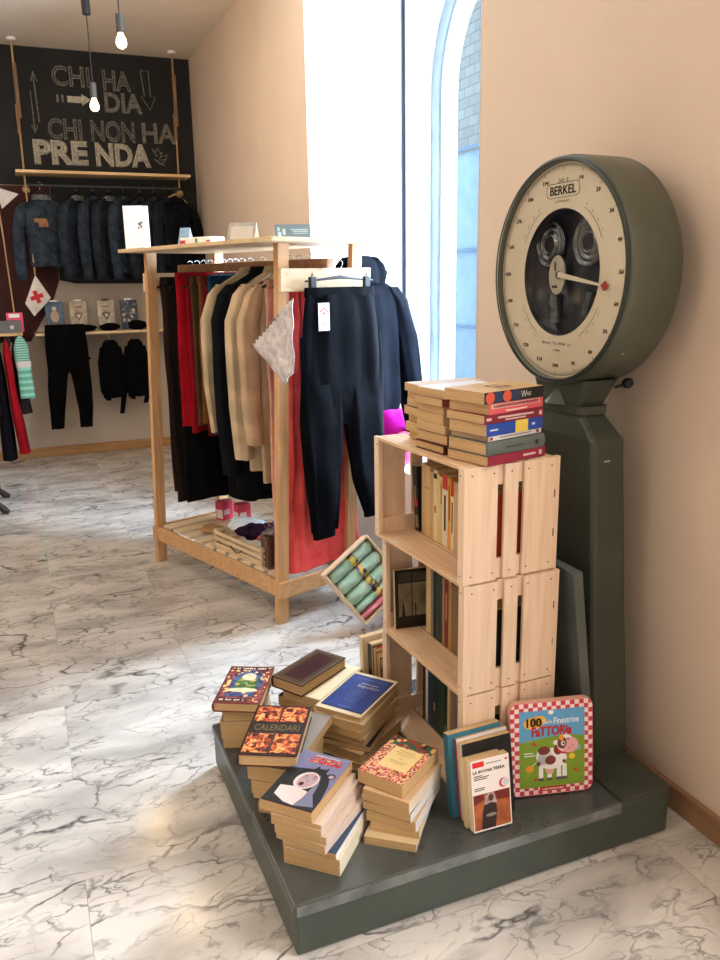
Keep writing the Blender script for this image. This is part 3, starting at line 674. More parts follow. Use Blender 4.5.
# -- heap of books on the top crate
ZT = PZ+3*CH
T1 = []
def topbook(label, w, l, t, cov, spn, x, y, z, yaw, hard=False, marks=(), top=None, group='books heaped on the top crate', art=None):
    b = book(label, w, l, t, cov, spn, at_pile(x, y, z, yaw), hard, group=group, top=top, art=art)
    if hard: b['_h'] = 1
    for rows, col in marks: bars(b, rows, w, l, t, col)
    if hard: del b['_h']
    return b
X0, Y0 = 1.078, 1.715
z = ZT+.0004
def art_op(root, w, l, t):
    mb = MB(); k = 0
    fx = -w/2-.0011
    for a in (.02, .16, .30, .44):
        pts_o = disc(l*(a+.07), t*.5, l*.075, t*.5, 16); flat(mb, [(max(0, p[0]), p[1]) for p in pts_o], (fx-.0001*k, l/2, 0), (0, -1, 0), (0, 0, 1), k % 2); k += 1
    flat(mb, rect(l*.62, t*.1, l*.99, t*.95), (fx, l/2, 0), (0, -1, 0), (0, 0, 1), 2)
    put_text(mb, 'W', (fx-.0004, l/2-l*.60, t*.2), (0, -1, 0), (0, 0, 1), l*.10, t*.6, mi=3, res=1)
    put_text(mb, 'es', (fx-.0004, l/2-l*.70, t*.3), (0, -1, 0), (0, 0, 1), l*.07, t*.35, mi=3, res=1)
    flat(mb, rect(-w*.3, -l*.2, w*.2, l*.1), (0, 0, t+.0003), (1, 0, 0), (0, 1, 0), 4)
    mb.build('spine_design', [mat((214, 92, 70), .4), mat((44, 62, 96), .4), mat((26, 26, 28), .4), mat((230, 226, 220), .4), mat((176, 140, 90), .5, 'painting', c2=(120, 84, 50))], root, fix=False)
top7 = [
 (.140, .205, .0240, (140, 34, 56), (150, 38, 66), 0, .004, .0, False, [([(.60, .22, .5, .22), (.88, .05, .5, .5)], (222, 196, 190))], 'maroon paperback at the bottom of the right-hand heap on the top crate'),
 (.140, .200, .0340, (92, 102, 100), (100, 110, 106), -1, .0, .0, True, [([(.3, .3, .5, .12)], (70, 78, 76)), ([(.82, .05, .5, .35)], (30, 44, 40))], 'thick grey hardback in the right-hand heap on the top crate'),
 (.128, .190, .0120, (228, 222, 214), (234, 230, 224), 1, .004, .004, False, [([(.02, .05, .5, .6), (.90, .05, .5, .6)], (160, 50, 50)), ([(.2, .6, .5, .25)], (150, 140, 140))], 'thin white-spined book in the right-hand heap on the top crate'),
 (.130, .196, .0300, (30, 66, 150), (38, 78, 168), 0, .0, .0, False, [([(.50, .23, .5, 1.0)], (232, 206, 92)), ([(.05, .14, .5, .14), (.80, .06, .5, .2)], (210, 216, 230))], 'blue-spined book with a yellow block in the right-hand heap on the top crate'),
 (.136, .200, .0220, (124, 28, 44), (132, 32, 52), -2, -.002, .002, False, [([(.22, .6, .60, .22), (.34, .35, .28, .16), (.03, .08, .5, .3), (.92, .05, .5, .5)], (216, 190, 186))], 'dark red-spined book in the right-hand heap on the top crate'),
 (.132, .196, .0260, (206, 90, 96), (218, 96, 104), 2, .002, .004, False, [([(.04, .90, .72, .40)], (238, 214, 200)), ([(.06, .86, .72, .30)], (206, 52, 58)), ([(.3, .4, .2, .14)], (240, 220, 210))], 'pink-and-red-spined book, second from the top of the right-hand heap'),
 (.138, .206, .0280, (206, 170, 110), (36, 40, 52), 0, -.006, .002, False, [], 'book with an orange, navy and black patterned spine, topping the right-hand heap', art_op)]
for it in top7:
    w, l, t, cov, spn, dy, ox, oy, hard, marks, label = it[:11]
    topbook(label, w, l, t, cov, spn, X0+ox, Y0+oy, z, 104+dy, hard, marks, art=it[11] if len(it) > 11 else None); z += t+.0004
z = ZT+.0004
mid = [(.130, .190, .022, (90, 44, 34), True, 'brown hardback at the bottom of the middle heap on the top crate'),
 (.130, .195, .030, (96, 40, 34), True, 'thick red-edged hardback, second from the bottom of the middle heap on the top crate'),
 (.125, .180, .022, TAN, False, 'tan paperback, third from the bottom of the middle heap on the top crate'),
 (.125, .185, .026, TAN, False, 'tan-edged paperback, fourth from the bottom of the middle heap on the top crate'),
 (.125, .190, .022, (200, 160, 120), False, 'tan-edged paperback in the upper half of the middle heap on the top crate'),
 (.125, .195, .020, (150, 90, 66), False, 'reddish-edged book, second from the top of the middle heap on the top crate'),
 (.125, .192, .022, (226, 222, 220), False, 'pale glossy-covered paperback topping the middle heap on the top crate')]
for k, (w, l, t, cov, hard, label) in enumerate(mid):
    topbook(label, w, l, t, cov, cov, 1.056+.006*math.sin(k*2.1), 1.862+.003*math.cos(k*1.7), z, 97+3*math.sin(k*1.3), hard); z += t+.0004
z = ZT+.0004
for k, (t, cov, label) in enumerate(((.022, TAN, 'tan paperback at the bottom of the far-left heap on the top crate'), (.026, (206, 170, 130), 'tan-edged paperback, second from the bottom of the far-left heap'),
  (.020, TAN, 'tan paperback, third from the bottom of the far-left heap'), (.024, (112, 76, 54), 'brown-covered book jutting out in the middle of the far-left heap'), (.022, TAN, 'tan-edged paperback, third from the top of the far-left heap'), (.020, (216, 186, 146), 'pale tan paperback, second from the top of the far-left heap'), (.022, (206, 176, 140), 'light-covered long book topping the far-left heap on the crate'))):
    w, l = .115, .18+(.03 if k == 6 else .012*math.sin(k*2.3))
    topbook(label, w, l, t, cov, cov, 1.088-(.012 if k == 3 else 0)+.005*math.cos(k*2), 1.998+.003*math.sin(k*3), z, 92+4*math.sin(k*1.9)+(4 if k == 6 else 0), False); z += t+.0004

# -- books standing in the crates, spines to the room
def row(zb, y, items, group):
    """from the near end panel to the far one"""
    for it in items:
        t, l, w, cov, spn, marks, label, xs = (list(it)+[1.04])[:8]
        b = stand_book(label, w, l, t, cov, spn, xs+w/2, y+t, zb, group=group)
        for rows, col in marks: bars(b, [(1-a-b_, b_, c, h) if False else (a, b_, c, h) for a, b_, c, h in rows], w, l, t, col)
        y += t+.0006
    return y
SH = .0093
z1, z2, z3 = PZ+SH, PZ+CH+SH, PZ+2*CH+SH
WSP = (226, 214, 190)
yend = row(z3, 1.672, [
 (.030, .205, .140, (190, 74, 44), (190, 74, 44), [], 'rust-orange book against the slotted end of the top crate, seen through the slots', 1.03),
 (.040, .200, .130, TAN, (150, 110, 80), [], 'thick brown book beside the rust-orange one in the top crate'),
 (.036, .205, .130, TAN, (180, 150, 110), [], 'pale brown book, third from the slotted end of the top crate'),
 (.040, .195, .130, TAN, (120, 90, 70), [], 'dark brown thick book, fourth from the slotted end of the top crate'),
 (.036, .200, .130, TAN, (200, 170, 130), [], 'beige book, fifth from the slotted end of the top crate'),
 (.016, .200, .140, (190, 74, 44), WSP, [([(0, .22, .5, 1)], (196, 60, 44)), ([(.3, .45, .5, .4)], (70, 60, 60))], 'slim white-spined book with a red cap, right of the amber one in the top crate'),
 (.017, .205, .130, (214, 150, 50), (222, 158, 60), [([(.1, .5, .5, .3)], (120, 80, 40))], 'amber-yellow spined book between two red-capped ones in the top crate'),
 (.030, .208, .130, WSP, WSP, [([(0, .20, .5, 1)], (200, 66, 48)), ([(.28, .5, .5, .35)], (70, 60, 60))], 'wide white-spined book with a red cap, third from the near end of the top crate'),
 (.015, .198, .125, (206, 186, 150), (210, 190, 152), [([(.1, .3, .5, .3)], (140, 110, 80))], 'slim beige-spined book in the middle of the top crate'),
 (.014, .202, .125, (216, 190, 110), (226, 200, 116), [], 'slim yellow-spined book in the middle of the top crate'),
 (.024, .210, .130, (222, 206, 168), (228, 212, 172), [([(.05, .07, .5, .8)], (40, 36, 34)), ([(.5, .1, .5, .5)], (170, 130, 60))], 'cream-spined book with a black mark near its top in the top crate'),
 (.020, .200, .125, (196, 164, 116), (202, 170, 120), [], 'tan-spined book left of the black-marked one in the top crate'),
 (.030, .212, .130, (214, 182, 132), (218, 188, 138), [([(.3, .02, .5, .9)], (180, 140, 90))], 'thick tan-spined book at the left of the upright row in the top crate'),
 (.022, .215, .130, (206, 178, 134), (208, 180, 136), [], 'beige-spined book last in the upright row of the top crate')], 'books standing in the top crate')
def art_dark(root, w, l, t):
    mb = MB()
    fx = -w/2-.0012
    flat(mb, rect(l*.5, t*.1, l*.62, t*.9), (fx, l/2, 0), (0, -1, 0), (0, 0, 1), 0)
    flat(mb, rect(l*.3, t*.3, l*.5, t*.6), (fx, l/2, 0), (0, -1, 0), (0, 0, 1), 1)
    flat(mb, rect(l*.75, t*.2, l*.95, t*.8), (fx, l/2, 0), (0, -1, 0), (0, 0, 1), 1)
    mb.build('spine_design', [mat((190, 50, 44), .4), mat((150, 140, 110), .4)], root, fix=False)
stand_book('black-spined book leaning at the left of the row in the top crate', .13, .195, .028, (26, 26, 28), (30, 30, 32), 1.100, 2.082, z3, 0, 6, art=art_dark, group='books standing in the top crate')
row(z2, 1.664, [
 (.040, .200, .130, (40, 34, 30), (50, 40, 34), [], 'dark book against the slotted end of the middle crate'),
 (.040, .200, .130, TAN, (110, 80, 60), [], 'brown book, second from the slotted end of the middle crate'),
 (.040, .205, .130, TAN, (90, 70, 56), [], 'dark brown book, third from the slotted end of the middle crate'),
 (.040, .205, .130, TAN, (160, 130, 100), [], 'pale brown book, fourth from the slotted end of the middle crate'),
 (.036, .205, .130, TAN, (130, 100, 76), [], 'mid-brown book, fifth from the slotted end of the middle crate'),
 (.018, .215, .140, (60, 44, 34), (170, 130, 60), [], 'ochre-spined book right of the dark red one in the middle crate'),
 (.022, .210, .135, (106, 34, 34), (112, 36, 36), [([(.2, .4, .5, .25)], (196, 150, 120))], 'dark red-spined book in the middle crate'),
 (.014, .205, .130, (180, 150, 110), (150, 120, 84), [], 'brown slim book beside the dark red one in the middle crate'),
 (.020, .210, .130, (40, 44, 36), (44, 50, 42), [], 'dark olive-spined book in the middle crate'),
 (.018, .212, .130, (36, 60, 48), (36, 62, 50), [], 'dark green-spined book in the middle crate'),
 (.014, .205, .130, (26, 30, 32), (28, 34, 36), [], 'black-spined book in the middle crate'),
 (.016, .214, .130, (130, 122, 104), (132, 124, 106), [], 'grey-brown spined book in the middle crate'),
 (.030, .216, .130, (206, 180, 138), (208, 184, 142), [], 'thick cream-spined book at the left of the row in the middle crate')], 'books standing in the middle crate')
b = stand_book('short rust-red book standing forward in the middle crate', .085, .165, .022, (150, 58, 40), (160, 64, 44), 1.012, 1.6868, z2, 0, 0)
def art_land(root, w, l, t):
    z = t+.0004; X, Y = (1, 0, 0), (0, 1, 0); mb = MB()
    flat(mb, rect(-w*.49, -l*.49, w*.49, l*.49), (0, 0, z), X, Y, 0)
    flat(mb, rect(-w*.40, -l*.30, w*.47, l*.27), (0, 0, z+.0002), X, Y, 1)
    flat(mb, rect(-w*.40, l*.29, w*.47, l*.45), (0, 0, z+.0002), X, Y, 2)
    flat(mb, rect(0, -l*.49, w*.03, l*.48), (0, 0, z+.0004), X, Y, 0); flat(mb, rect(-w*.42, l*.27, w*.49, l*.295), (0, 0, z+.0004), X, Y, 0)
    flat(mb, [(-w*.32, -l*.34), (-w*.18, -l*.34), (-w*.26, -l*.02)], (0, 0, z+.0004), X, Y, 0); flat(mb, rect(w*.1, -l*.34, w*.14, -l*.1), (0, 0, z+.0004), X, Y, 0)
    mb.build('cover_picture', [mat((30, 26, 24), .3), mat((150, 140, 112), .35, 'mottle', c2=(96, 88, 70), scale=3), mat((84, 78, 66), .35, 'mottle', c2=(50, 46, 40), scale=3)], root, fix=False)
stand_book('book facing out of the middle crate, a dusky window view on its cover', 0.104, .184, .016, (30, 28, 26), (214, 196, 160), 1.014, 2.074, z2, -8, 4, art=art_land)
row(z1, 1.666, [
 (.040, .200, .130, (40, 34, 30), (50, 40, 34), [], 'dark book against the slotted end of the bottom crate'),
 (.040, .200, .130, TAN, (110, 90, 70), [], 'brown book, second from the slotted end of the bottom crate'),
 (.040, .205, .130, TAN, (90, 76, 60), [], 'dark brown book, third from the slotted end of the bottom crate'),
 (.036, .205, .130, TAN, (160, 130, 100), [], 'pale brown book, fourth from the slotted end of the bottom crate'),
 (.020, .215, .130, (120, 116, 110), (124, 120, 116), [], 'grey-spined book right of the tan one in the bottom crate'),
 (.020, .210, .130, (150, 120, 90), (156, 128, 96), [], 'tan-spined book left of the grey one in the bottom crate'),
 (.016, .215, .130, (206, 184, 146), (208, 188, 150), [], 'slim cream-spined book in the bottom crate'),
 (.016, .215, .130, (24, 30, 26), (26, 32, 28), [([(.75, .12, .5, .5)], (150, 140, 90))], 'black-spined book between cream and green in the bottom crate'),
 (.026, .225, .140, (34, 66, 46), (36, 72, 50), [([(.1, .1, .5, .5)], (120, 140, 100))], 'thick green-spined book in the bottom crate'),
 (.024, .225, .140, (30, 58, 40), (30, 60, 42), [], 'dark green-spined book, left of the thick green one in the bottom crate'),
 (.024, .225, .140, (32, 46, 56), (34, 50, 62), [([(.6, .12, .5, .4)], (180, 160, 100))], 'slate-spined book in the bottom crate'),
 (.030, .235, .140, (36, 56, 88), (40, 62, 96), [], 'navy-spined book at the left of the row in the bottom crate'),
 (.016, .220, .130, (214, 214, 214), (226, 226, 226), [], 'white-spined slim book left of the navy one in the bottom crate'),
 (.018, .215, .130, (60, 44, 36), (70, 52, 40), [], 'dark brown-spined book last in the bottom crate')], 'books standing in the bottom crate')
# books standing behind the crates at the far end of the platform
def art_frame(root, w, l, t):
    z = t+.0004; X, Y = (1, 0, 0), (0, 1, 0); mb = MB()
    for i, (k, mi) in enumerate(((.004, 0), (.007, 1), (.016, 2), (.020, 1), (.030, 3), (.033, 4))):
        flat(mb, rect(-w/2+k, -l/2+k, w/2-k, l/2-k*1.8), (0, 0, z+.0002*i), X, Y, mi)
    flat(mb, rect(-w*.36, l*.42, w*.4, l*.45), (0, 0, z+.002), X, Y, 5)
    mb.build('cover_picture', [mat((40, 34, 30), .4), mat((206, 176, 132), .4), mat((150, 110, 70), .4), mat((30, 28, 28), .4), mat((160, 120, 66), .4, 'painting', c2=(90, 60, 30)), mat((210, 90, 50), .4)], root, fix=False)
stand_book('book with nested tan frames on its cover, standing behind the crate stack', .125, .225, .022, (206, 180, 140), (30, 28, 28), .980, 2.185, PZ, 8, 3, art=art_frame)
stand_book('pale book standing just behind the nested-frames book, past the crates', .150, .236, .020, (226, 210, 180), (222, 204, 170), .978, 2.222, PZ, 8, 3)

# -- books standing on the platform in front of the crates
LN = 9
def art_buona(root, w, l, t):
    z = t+.0004; X, Y = (1, 0, 0), (0, 1, 0); mb = MB(); P = lambda pts: [(w*a, l*b) for a, b in pts]
    flat(mb, rect(-w*.5, -l*.5, w*.5, l*.5), (0, 0, z), X, Y, 0)
    flat(mb, rect(-w*.48, -l*.475, w*.47, l*.02), (0, 0, z+.0002), X, Y, 1)
    flat(mb, P([(-.48, -.12), (-.2, -.06), (-.22, .02), (-.48, .02)]), (0, 0, z+.0004), X, Y, 5); flat(mb, P([(.10, -.10), (.47, -.12), (.47, .02), (.08, .02)]), (0, 0, z+.0004), X, Y, 5)
    flat(mb, P([(-.30, -.475), (-.26, -.24), (-.20, -.12), (.10, -.12), (.12, -.26), (.06, -.475)]), (0, 0, z+.0006), X, Y, 2)
    flat(mb, P([(-.22, -.14), (-.16, -.02), (-.08, .02), (.04, .01), (.10, -.06), (.12, -.14), (-.04, -.12)]), (0, 0, z+.0008), X, Y, 6)
    flat(mb, disc(-w*.03, -l*.05, w*.07, l*.05, 14), (0, 0, z+.0010), X, Y, 7)
    flat(mb, disc(-w*.04, -l*.29, w*.14, l*.025, 14, ), (0, 0, z+.0010), X, Y, 8)
    flat(mb, rect(-w*.46, l*.40, -w*.16, l*.475), (0, 0, z+.0002), X, Y, 3)
    put_text(mb, 'LA BUONA TERRA', (-w*.46, l*.315, z+.0004), X, Y, w*.84, l*.045, mi=4, res=1, outline=.03, both=True)
    for k, (a, ww) in enumerate(((.275, .22), (.25, .40), (.225, .34), (.10, .28), (.075, .26))): flat(mb, rect(-w*.44, l*a, w*(-.44+ww), l*(a+.012)), (0, 0, z+.0002), X, Y, 4)
    flat(mb, rect(-w*.10, l*.425, w*.3, l*.434), (0, 0, z+.0002), X, Y, 4)
    flat(mb, disc(w*.33, l*.115, w*.125, l*.066, 20), (0, 0, z+.0002), X, Y, 9); flat(mb, disc(w*.37, l*.115, w*.105, l*.055, 20), (0, 0, z+.0004), X, Y, 0); flat(mb, disc(w*.38, l*.115, w*.085, l*.045, 20), (0, 0, z+.0006), X, Y, 10)
    flat(mb, disc(w*.42, l*.44, w*.035, l*.018, 12), (0, 0, z+.0002), X, Y, 3)
    mb.build('cover_print', [mat((240, 232, 226), .4), mat((190, 110, 60), .4, 'mottle', c2=(150, 76, 44), scale=9), mat((56, 40, 38), .4), mat((222, 52, 50), .4), mat((40, 36, 38), .5), mat((120, 40, 34), .4), mat((206, 192, 190), .4, 'mottle', c2=(150, 130, 130), scale=10), mat((96, 52, 40), .4), mat((150, 140, 130), .4), mat((206, 60, 84), .4), mat((206, 206, 212), .4)], root, fix=False)
stand_book('teal-spined book at the back of the upright group before the crates', .158, .222, .024, (60, 120, 138), (48, 106, 124), .970, 1.600, PZ, 1, LN)
stand_book('thin white-and-red book behind the black one in the upright group', .150, .214, .008, (226, 220, 216), (196, 60, 60), .985, 1.574, PZ, 1, LN)
stand_book('tall black-covered book behind the small paperback in the upright group', .144, .208, .020, (28, 28, 30), (210, 196, 176), .985, 1.564, PZ, 0, LN)
stand_book('tan paperback just behind the one titled La Buona Terra', .106, .180, .016, (222, 200, 160), (222, 204, 166), .958, 1.542, PZ, -1, LN)
stand_book('paperback titled La Buona Terra, with a robed woman on its cover', .108, .186, .024, (238, 230, 222), (232, 214, 180), .966, 1.524, PZ, -2, LN, art=art_buona)

# -- children's board book
def board_book():
    W_, H_, T_ = .232, .262, .020
    root = thing('board_book', 'square children\'s board book with a red gingham border and a spotted cow on its cover', 'book',
                 M=stand(1.188, 1.578, PZ+.0006, -14, 7) @ Matrix.Translation((0, H_/2, 0)))
    def rr(w, h, r, n=6):
        p = []
        for cx, cy, a0 in ((w/2-r, h/2-r, 0), (-w/2+r, h/2-r, 90), (-w/2+r, -h/2+r, 180), (w/2-r, -h/2+r, 270)):
            p += [(cx+r*math.cos(R(a0+90*k/n)), cy+r*math.sin(R(a0+90*k/n))) for k in range(n+1)]
        return p
    MB().prism(rr(W_, H_, .024), (0, 0, 0), (1, 0, 0), (0, 1, 0), (0, 0, 1), T_).build('board_pages', mat((226, 178, 160), .5, name='board_edge'), root, bevel=.0015)
    X, Y = (1, 0, 0), (0, 1, 0); z = T_+.0003
    def c(mb, poly, mi, dz): flat(mb, poly, (0, 0, z+dz), X, Y, mi)
    mb = MB(); c(mb, rr(W_-.002, H_-.002, .023), 0, 0)
    c(mb, rr(W_-.004, H_-.004, .022), 1, .0002)
    c(mb, rect(-.090, -.108, .092, .106), 2, .0004); c(mb, [(-.090, -.108), (.092, -.108), (.092, .026), (.04, .034), (-.02, .030), (-.090, .020)], 3, .0006)
    c(mb, rect(-.034, -.120, .040, -.108), 4, .0008)
    glyph_row(mb, (-.028, -.1165, z+.001), X, Y, .062, .005, 15, 4, 5)
    mb.build('cover_print', [mat((214, 84, 96), .4), mat((246, 226, 222), .4, 'checker', scale=78, c2=(206, 72, 92)), mat((104, 170, 214), .4), mat((132, 164, 50), .4), mat((200, 48, 52), .4), mat((244, 236, 230), .4)], root, fix=False)
    mb = MB(); c(mb, disc(-.052, .072, .027, .017, 14), 0, .0008); c(mb, disc(-.038, .078, .024, .014, 14), 0, .0008)
    put_text(mb, '100', (-.070, .062, z+.0012), X, Y, .042, .024, mi=1, outline=.03, both=True)
    put_text(mb, 'belle', (-.024, .068, z+.001), X, Y, .026, .011, mi=2, outline=.02)
    put_text(mb, 'Finestrine', (.006, .066, z+.001), X, Y, .070, .018, mi=2, outline=.012, both=True)
    put_text(mb, 'FaTTORia', (-.056, .034, z+.0012), X, Y, .112, .028, mi=3, outline=.04, both=True)
    c(mb, disc(-.002, .099, .008, .006, 12), 2, .0008)
    for x0, ww, y0 in ((-.078, .026, -.012), (-.076, .030, -.019)): c(mb, rect(x0, y0, x0+ww, y0+.0025), 2, .0008)
    mb.build('cover_title', [mat((240, 186, 84), .4), mat((50, 34, 20), .4), mat((244, 246, 250), .4), mat((200, 38, 50), .4)], root, fix=False)
    mb = MB(); S = .001
    def e(x, y, a, b, mi, dz, n=20): c(mb, disc(x*S, y*S, a*S, b*S, n), mi, dz)
    WH, BR, PK, RD, YE, OR, GY, BK = range(8)
    for x0 in (-36, -12, 14, 30):       # legs, hooves
        c(mb, [((x0)*S, -.048), ((x0+11)*S, -.048), ((x0+12)*S, -.084), ((x0-1)*S, -.084)], WH, .0009)
        c(mb, [((x0-2)*S, -.083), ((x0+13)*S, -.083), ((x0+13)*S, -.091), ((x0-2)*S, -.091)], GY, .0011)
    e(-6, -62, 12, 12, PK, .0010)
    e(0, -30, 42, 30, WH, .0013); e(-22, -22, 22, 24, WH, .0013)
    e(-22, -6, 17, 12, BR, .0015); e(-4, -34, 15, 13, BR, .0016); e(17, -6, 12, 15, BR, .0015); e(34, -40, 5, 5, BR, .0016); e(-37, -42, 5, 7, BR, .0016)
    c(mb, [(-.046, -.040), (-.042, -.034), (-.060, -.050), (-.062, -.054)], WH, .0012); e(-62, -54, 11, 10, OR, .0014)
    e(40, -6, 25, 14, RD, .0017); e(38, 10, 24, 24, WH, .0018); e(50, 4, 24, 22, PK, .0020); e(28, 12, 13, 17, BR, .0021); e(31, 10, 6, 7, WH, .0023); e(32, 10, 3, 3.5, BK, .0025)
    e(12, 14, 9, 7, WH, .0019); e(26, 27, 7, 9, OR, .0022); c(mb, [(.034, .026), (.042, .028), (.040, .042)], WH, .0022); e(45, 21, 2, 2.5, BK, .0024)
    e(57, 2, 1.5, 2, BR, .0024); e(48, -4, 1.5, 2, BR, .0024); e(56, -28, 9, 8, YE, .0020)
    for x, y in ((-52, 16), (-46, 12), (-46, -86), (66, -66), (72, -72)): e(x, y, 4, 4, RD, .0009, 8)
    for k in range(5): e(74+5*math.cos(k*1.26), -6+5*math.sin(k*1.26), 3, 3, 8, .0009, 8)
    mb.build('cow_picture', [mat((240, 238, 238), .4), mat((124, 60, 46), .4), mat((232, 176, 176), .4), mat((204, 44, 52), .4), mat((240, 206, 60), .4), mat((238, 160, 60), .4), mat((92, 92, 100), .4), mat((30, 26, 26), .4), mat((130, 190, 226), .4)], root, fix=False)
board_book()

# ------------------------------------------------------------------ clothes rack
TH = R(18.5); RO = Vector((.925, 3.23, 0)); RU = Vector((-math.sin(TH), math.cos(TH), 0)); RV = Vector((math.cos(TH), math.sin(TH), 0))
def RP(u, v, z): return RO+RU*u+RV*v+Vector((.04*z, 0, z))
RLEN, RWID, RTOP = 1.17, .45, 1.645
rk = thing('clothes_rack', 'tall pine clothes rack with a flat top board and slatted bottom shelf', 'rack', tuple(RO))
def rbox(mb, u0, u1, v0, v1, z0, z1, mi=0):
    vs = [RP(u, v, z)-RO for u in (u0, u1) for v in (v0, v1) for z in (z0, z1)]
    return mb.add(vs, [(0, 1, 3, 2), (4, 6, 7, 5), (0, 4, 5, 1), (2, 3, 7, 6), (0, 2, 6, 4), (1, 5, 7, 3)], mi)
for u in (0, RLEN-.032):
    for v in (0, RWID-.055):
        rbox(MB(), u, u+.032, v, v+.055, .001, RTOP-.0005).build('post', RACKZ, rk, bevel=.002)
rbox(MB(), -.12, 1.22, -.115, .468, RTOP, RTOP+.017).build('top_board', mat((222, 196, 158), .5, 'wood_y', c2=(206, 174, 132), name='top_board_wood'), rk, bevel=.002)
for v in (-.0, RWID+.0005): 
    rbox(MB(), .033, RLEN-.033, v+.004 if v < .1 else v-.022, v+.022 if v < .1 else v-.004, .128, .202).build('side_rail', RACKX, rk, bevel=.002)
for u0, u1 in ((-.020, -.0005), (RLEN+.0005, RLEN+.02)):
    rbox(MB(), u0, u1, -.002, RWID+.012, .128, .202).build('end_rail', RACKX, rk, bevel=.002)
    rbox(MB(), u0, u1, .0, RWID+.035, 1.452, 1.545).build('end_board', mat((232, 206, 168), .5, 'wood_x', c2=(218, 186, 142), name='end_board_wood'), rk, bevel=.002)
SLAT = mat((236, 216, 186), .5, 'wood_x', c2=(222, 196, 158), name='slat_wood')
for k in range(10):
    rbox(MB(), .045+k*.110, .045+k*.110+.078, .024, RWID-.024, .203, .215).build('shelf_slat', SLAT, rk, bevel=.0015)
rbox(MB(), -.06, RLEN+.03, .205, .245, 1.5455, 1.585).build('hanging_rail', mat((168, 128, 92), .55, 'wood_y', c2=(140, 100, 70), name='rail_wood'), rk, bevel=.004)

# garments ------------------------------------------------------------
def cloth(mb, path, n=24, amp=.006, seed=0, k1=5, sq=.75, mi=0):
    """closed soft tube; path rows: (x, y, z, half width, half thickness)"""
    rnd = random.Random(seed); ph = [rnd.uniform(0, 6.28) for _ in range(6)]; rings = []
    # refine the path
    P = []
    for a, b in zip(path[:-1], path[1:]):
        m = max(1, int(abs(b[2]-a[2])/.045)+1)
        for i in range(m): P.append([a[j]+(b[j]-a[j])*i/m for j in range(5)])
    P.append(list(path[-1]))
    for (x, y, z, hw, ht) in P:
        ring = []
        for k in range(n):
            q = 2*PI*k/n; c_, s_ = math.cos(q), math.sin(q)
            cx = math.copysign(abs(c_)**sq, c_); sy = math.copysign(abs(s_)**sq, s_)
            w = amp*(math.sin(k1*cx*2.2+ph[0]+z*3)+.6*math.sin(k1*1.9*cx+ph[1]-z*5)+.4*math.sin(z*17+ph[2]+cx*3))
            ex = amp*.5*math.sin(z*13+ph[3])
            ring.append(Vector((x+hw*cx+ex*c_, y+ht*sy+w*(min(1, ht/.02)), z+(amp*.6*math.sin(cx*6+ph[4]) if z == P[-1][2] else 0))))
        rings.append(ring)
    mb.loft(rings, mi, True, True); return mb
def gmat(c, **k):
    return mat(c, .9, 'fabric', c2=tuple(int(v*.86) for v in c), name='cloth', **k)
def rack_M(u, v, z): 
    p = RP(u, v, z); return Matrix(((RV.x, RU.x, 0, p.x), (RV.y, RU.y, 0, p.y), (0, 0, 1, p.z), (0, 0, 0, 1)))
RZ = 1.590
def hanger_geo(root, w=.20, mt=BLACKP, clips=False):
    """hook over z=0, shoulders below"""
    mb = MB(); pts = [(0, .0, -.052)]+[(0, 0, -.03)]+[(.016*math.sin(q)-.0, 0, .002-.016*math.cos(q)*1+.0) for q in [R(a) for a in (20, 60, 100, 140, 180, 220, 250)]]
    mb.tube(pts, .0016, 6); mb.build('hook', CHROME, root)
    mb = MB()
    if clips: mb.tube([(-w, 0, -.068), (-w*.5, 0, -.060), (0, 0, -.052), (w*.5, 0, -.060), (w, 0, -.068)], [.004, .005, .008, .005, .004], 8)
    else: mb.tube([(-w, 0, -.115), (-w*.6, 0, -.085), (0, 0, -.052), (w*.6, 0, -.085), (w, 0, -.115)], [.006, .007, .008, .007, .006], 8)
    mb.build('arms', mt, root)
    if clips:
        for s in (-1, 1):
            mb = MB(); mb.box(s*w*.8-.014, s*w*.8+.014, -.010, .010, -.105, -.050); mb.tube([(s*w*.8-.008, 0, -.06), (s*w*.8, 0, -.034), (s*w*.8+.008, 0, -.06)], .003, 6)
            mb.build('clip', BLACKP, root, bevel=.003)
    return root
hang0 = None
def put_hanger(u, v=.225):
    global hang0
    if hang0 is None:
        hang0 = thing('clothes_hanger', 'black plastic hanger hooked over the wooden rail, hidden among the packed clothes', 'hanger', M=rack_M(u, v, RZ-.004), group='hangers on the wooden rail')
        hanger_geo(hang0); return
    h = copy_tree(hang0); h.matrix_world = rack_M(u, v, RZ-.004)
def g_long(u, c, zb, label, hw=.17, ht=.022, v=.225, ztop=1.52, name='trousers', cat='trousers', seed=0):
    M = rack_M(u, v, RZ); o = thing(name, label, cat, M=M, group=None)
    T = ztop-RZ; B = zb-RZ; mb = MB()
    cloth(mb, [(0, 0, T, hw*.94, ht*.5), (0, 0, T-.03, hw, ht*.8), (0, 0, T-.3, hw*1.0, ht), (0, 0, B, hw*1.04, ht*1.15)], seed=seed, amp=.007, n=30)
    mb.build('cloth', gmat(c), o, fix=True)
    MB().box(-hw*.96, hw*.96, -ht*.85, ht*.85, T-.035, T+.004).build('waistband', gmat(tuple(int(v_*.85) for v_ in c)), o, bevel=.006)
    return o
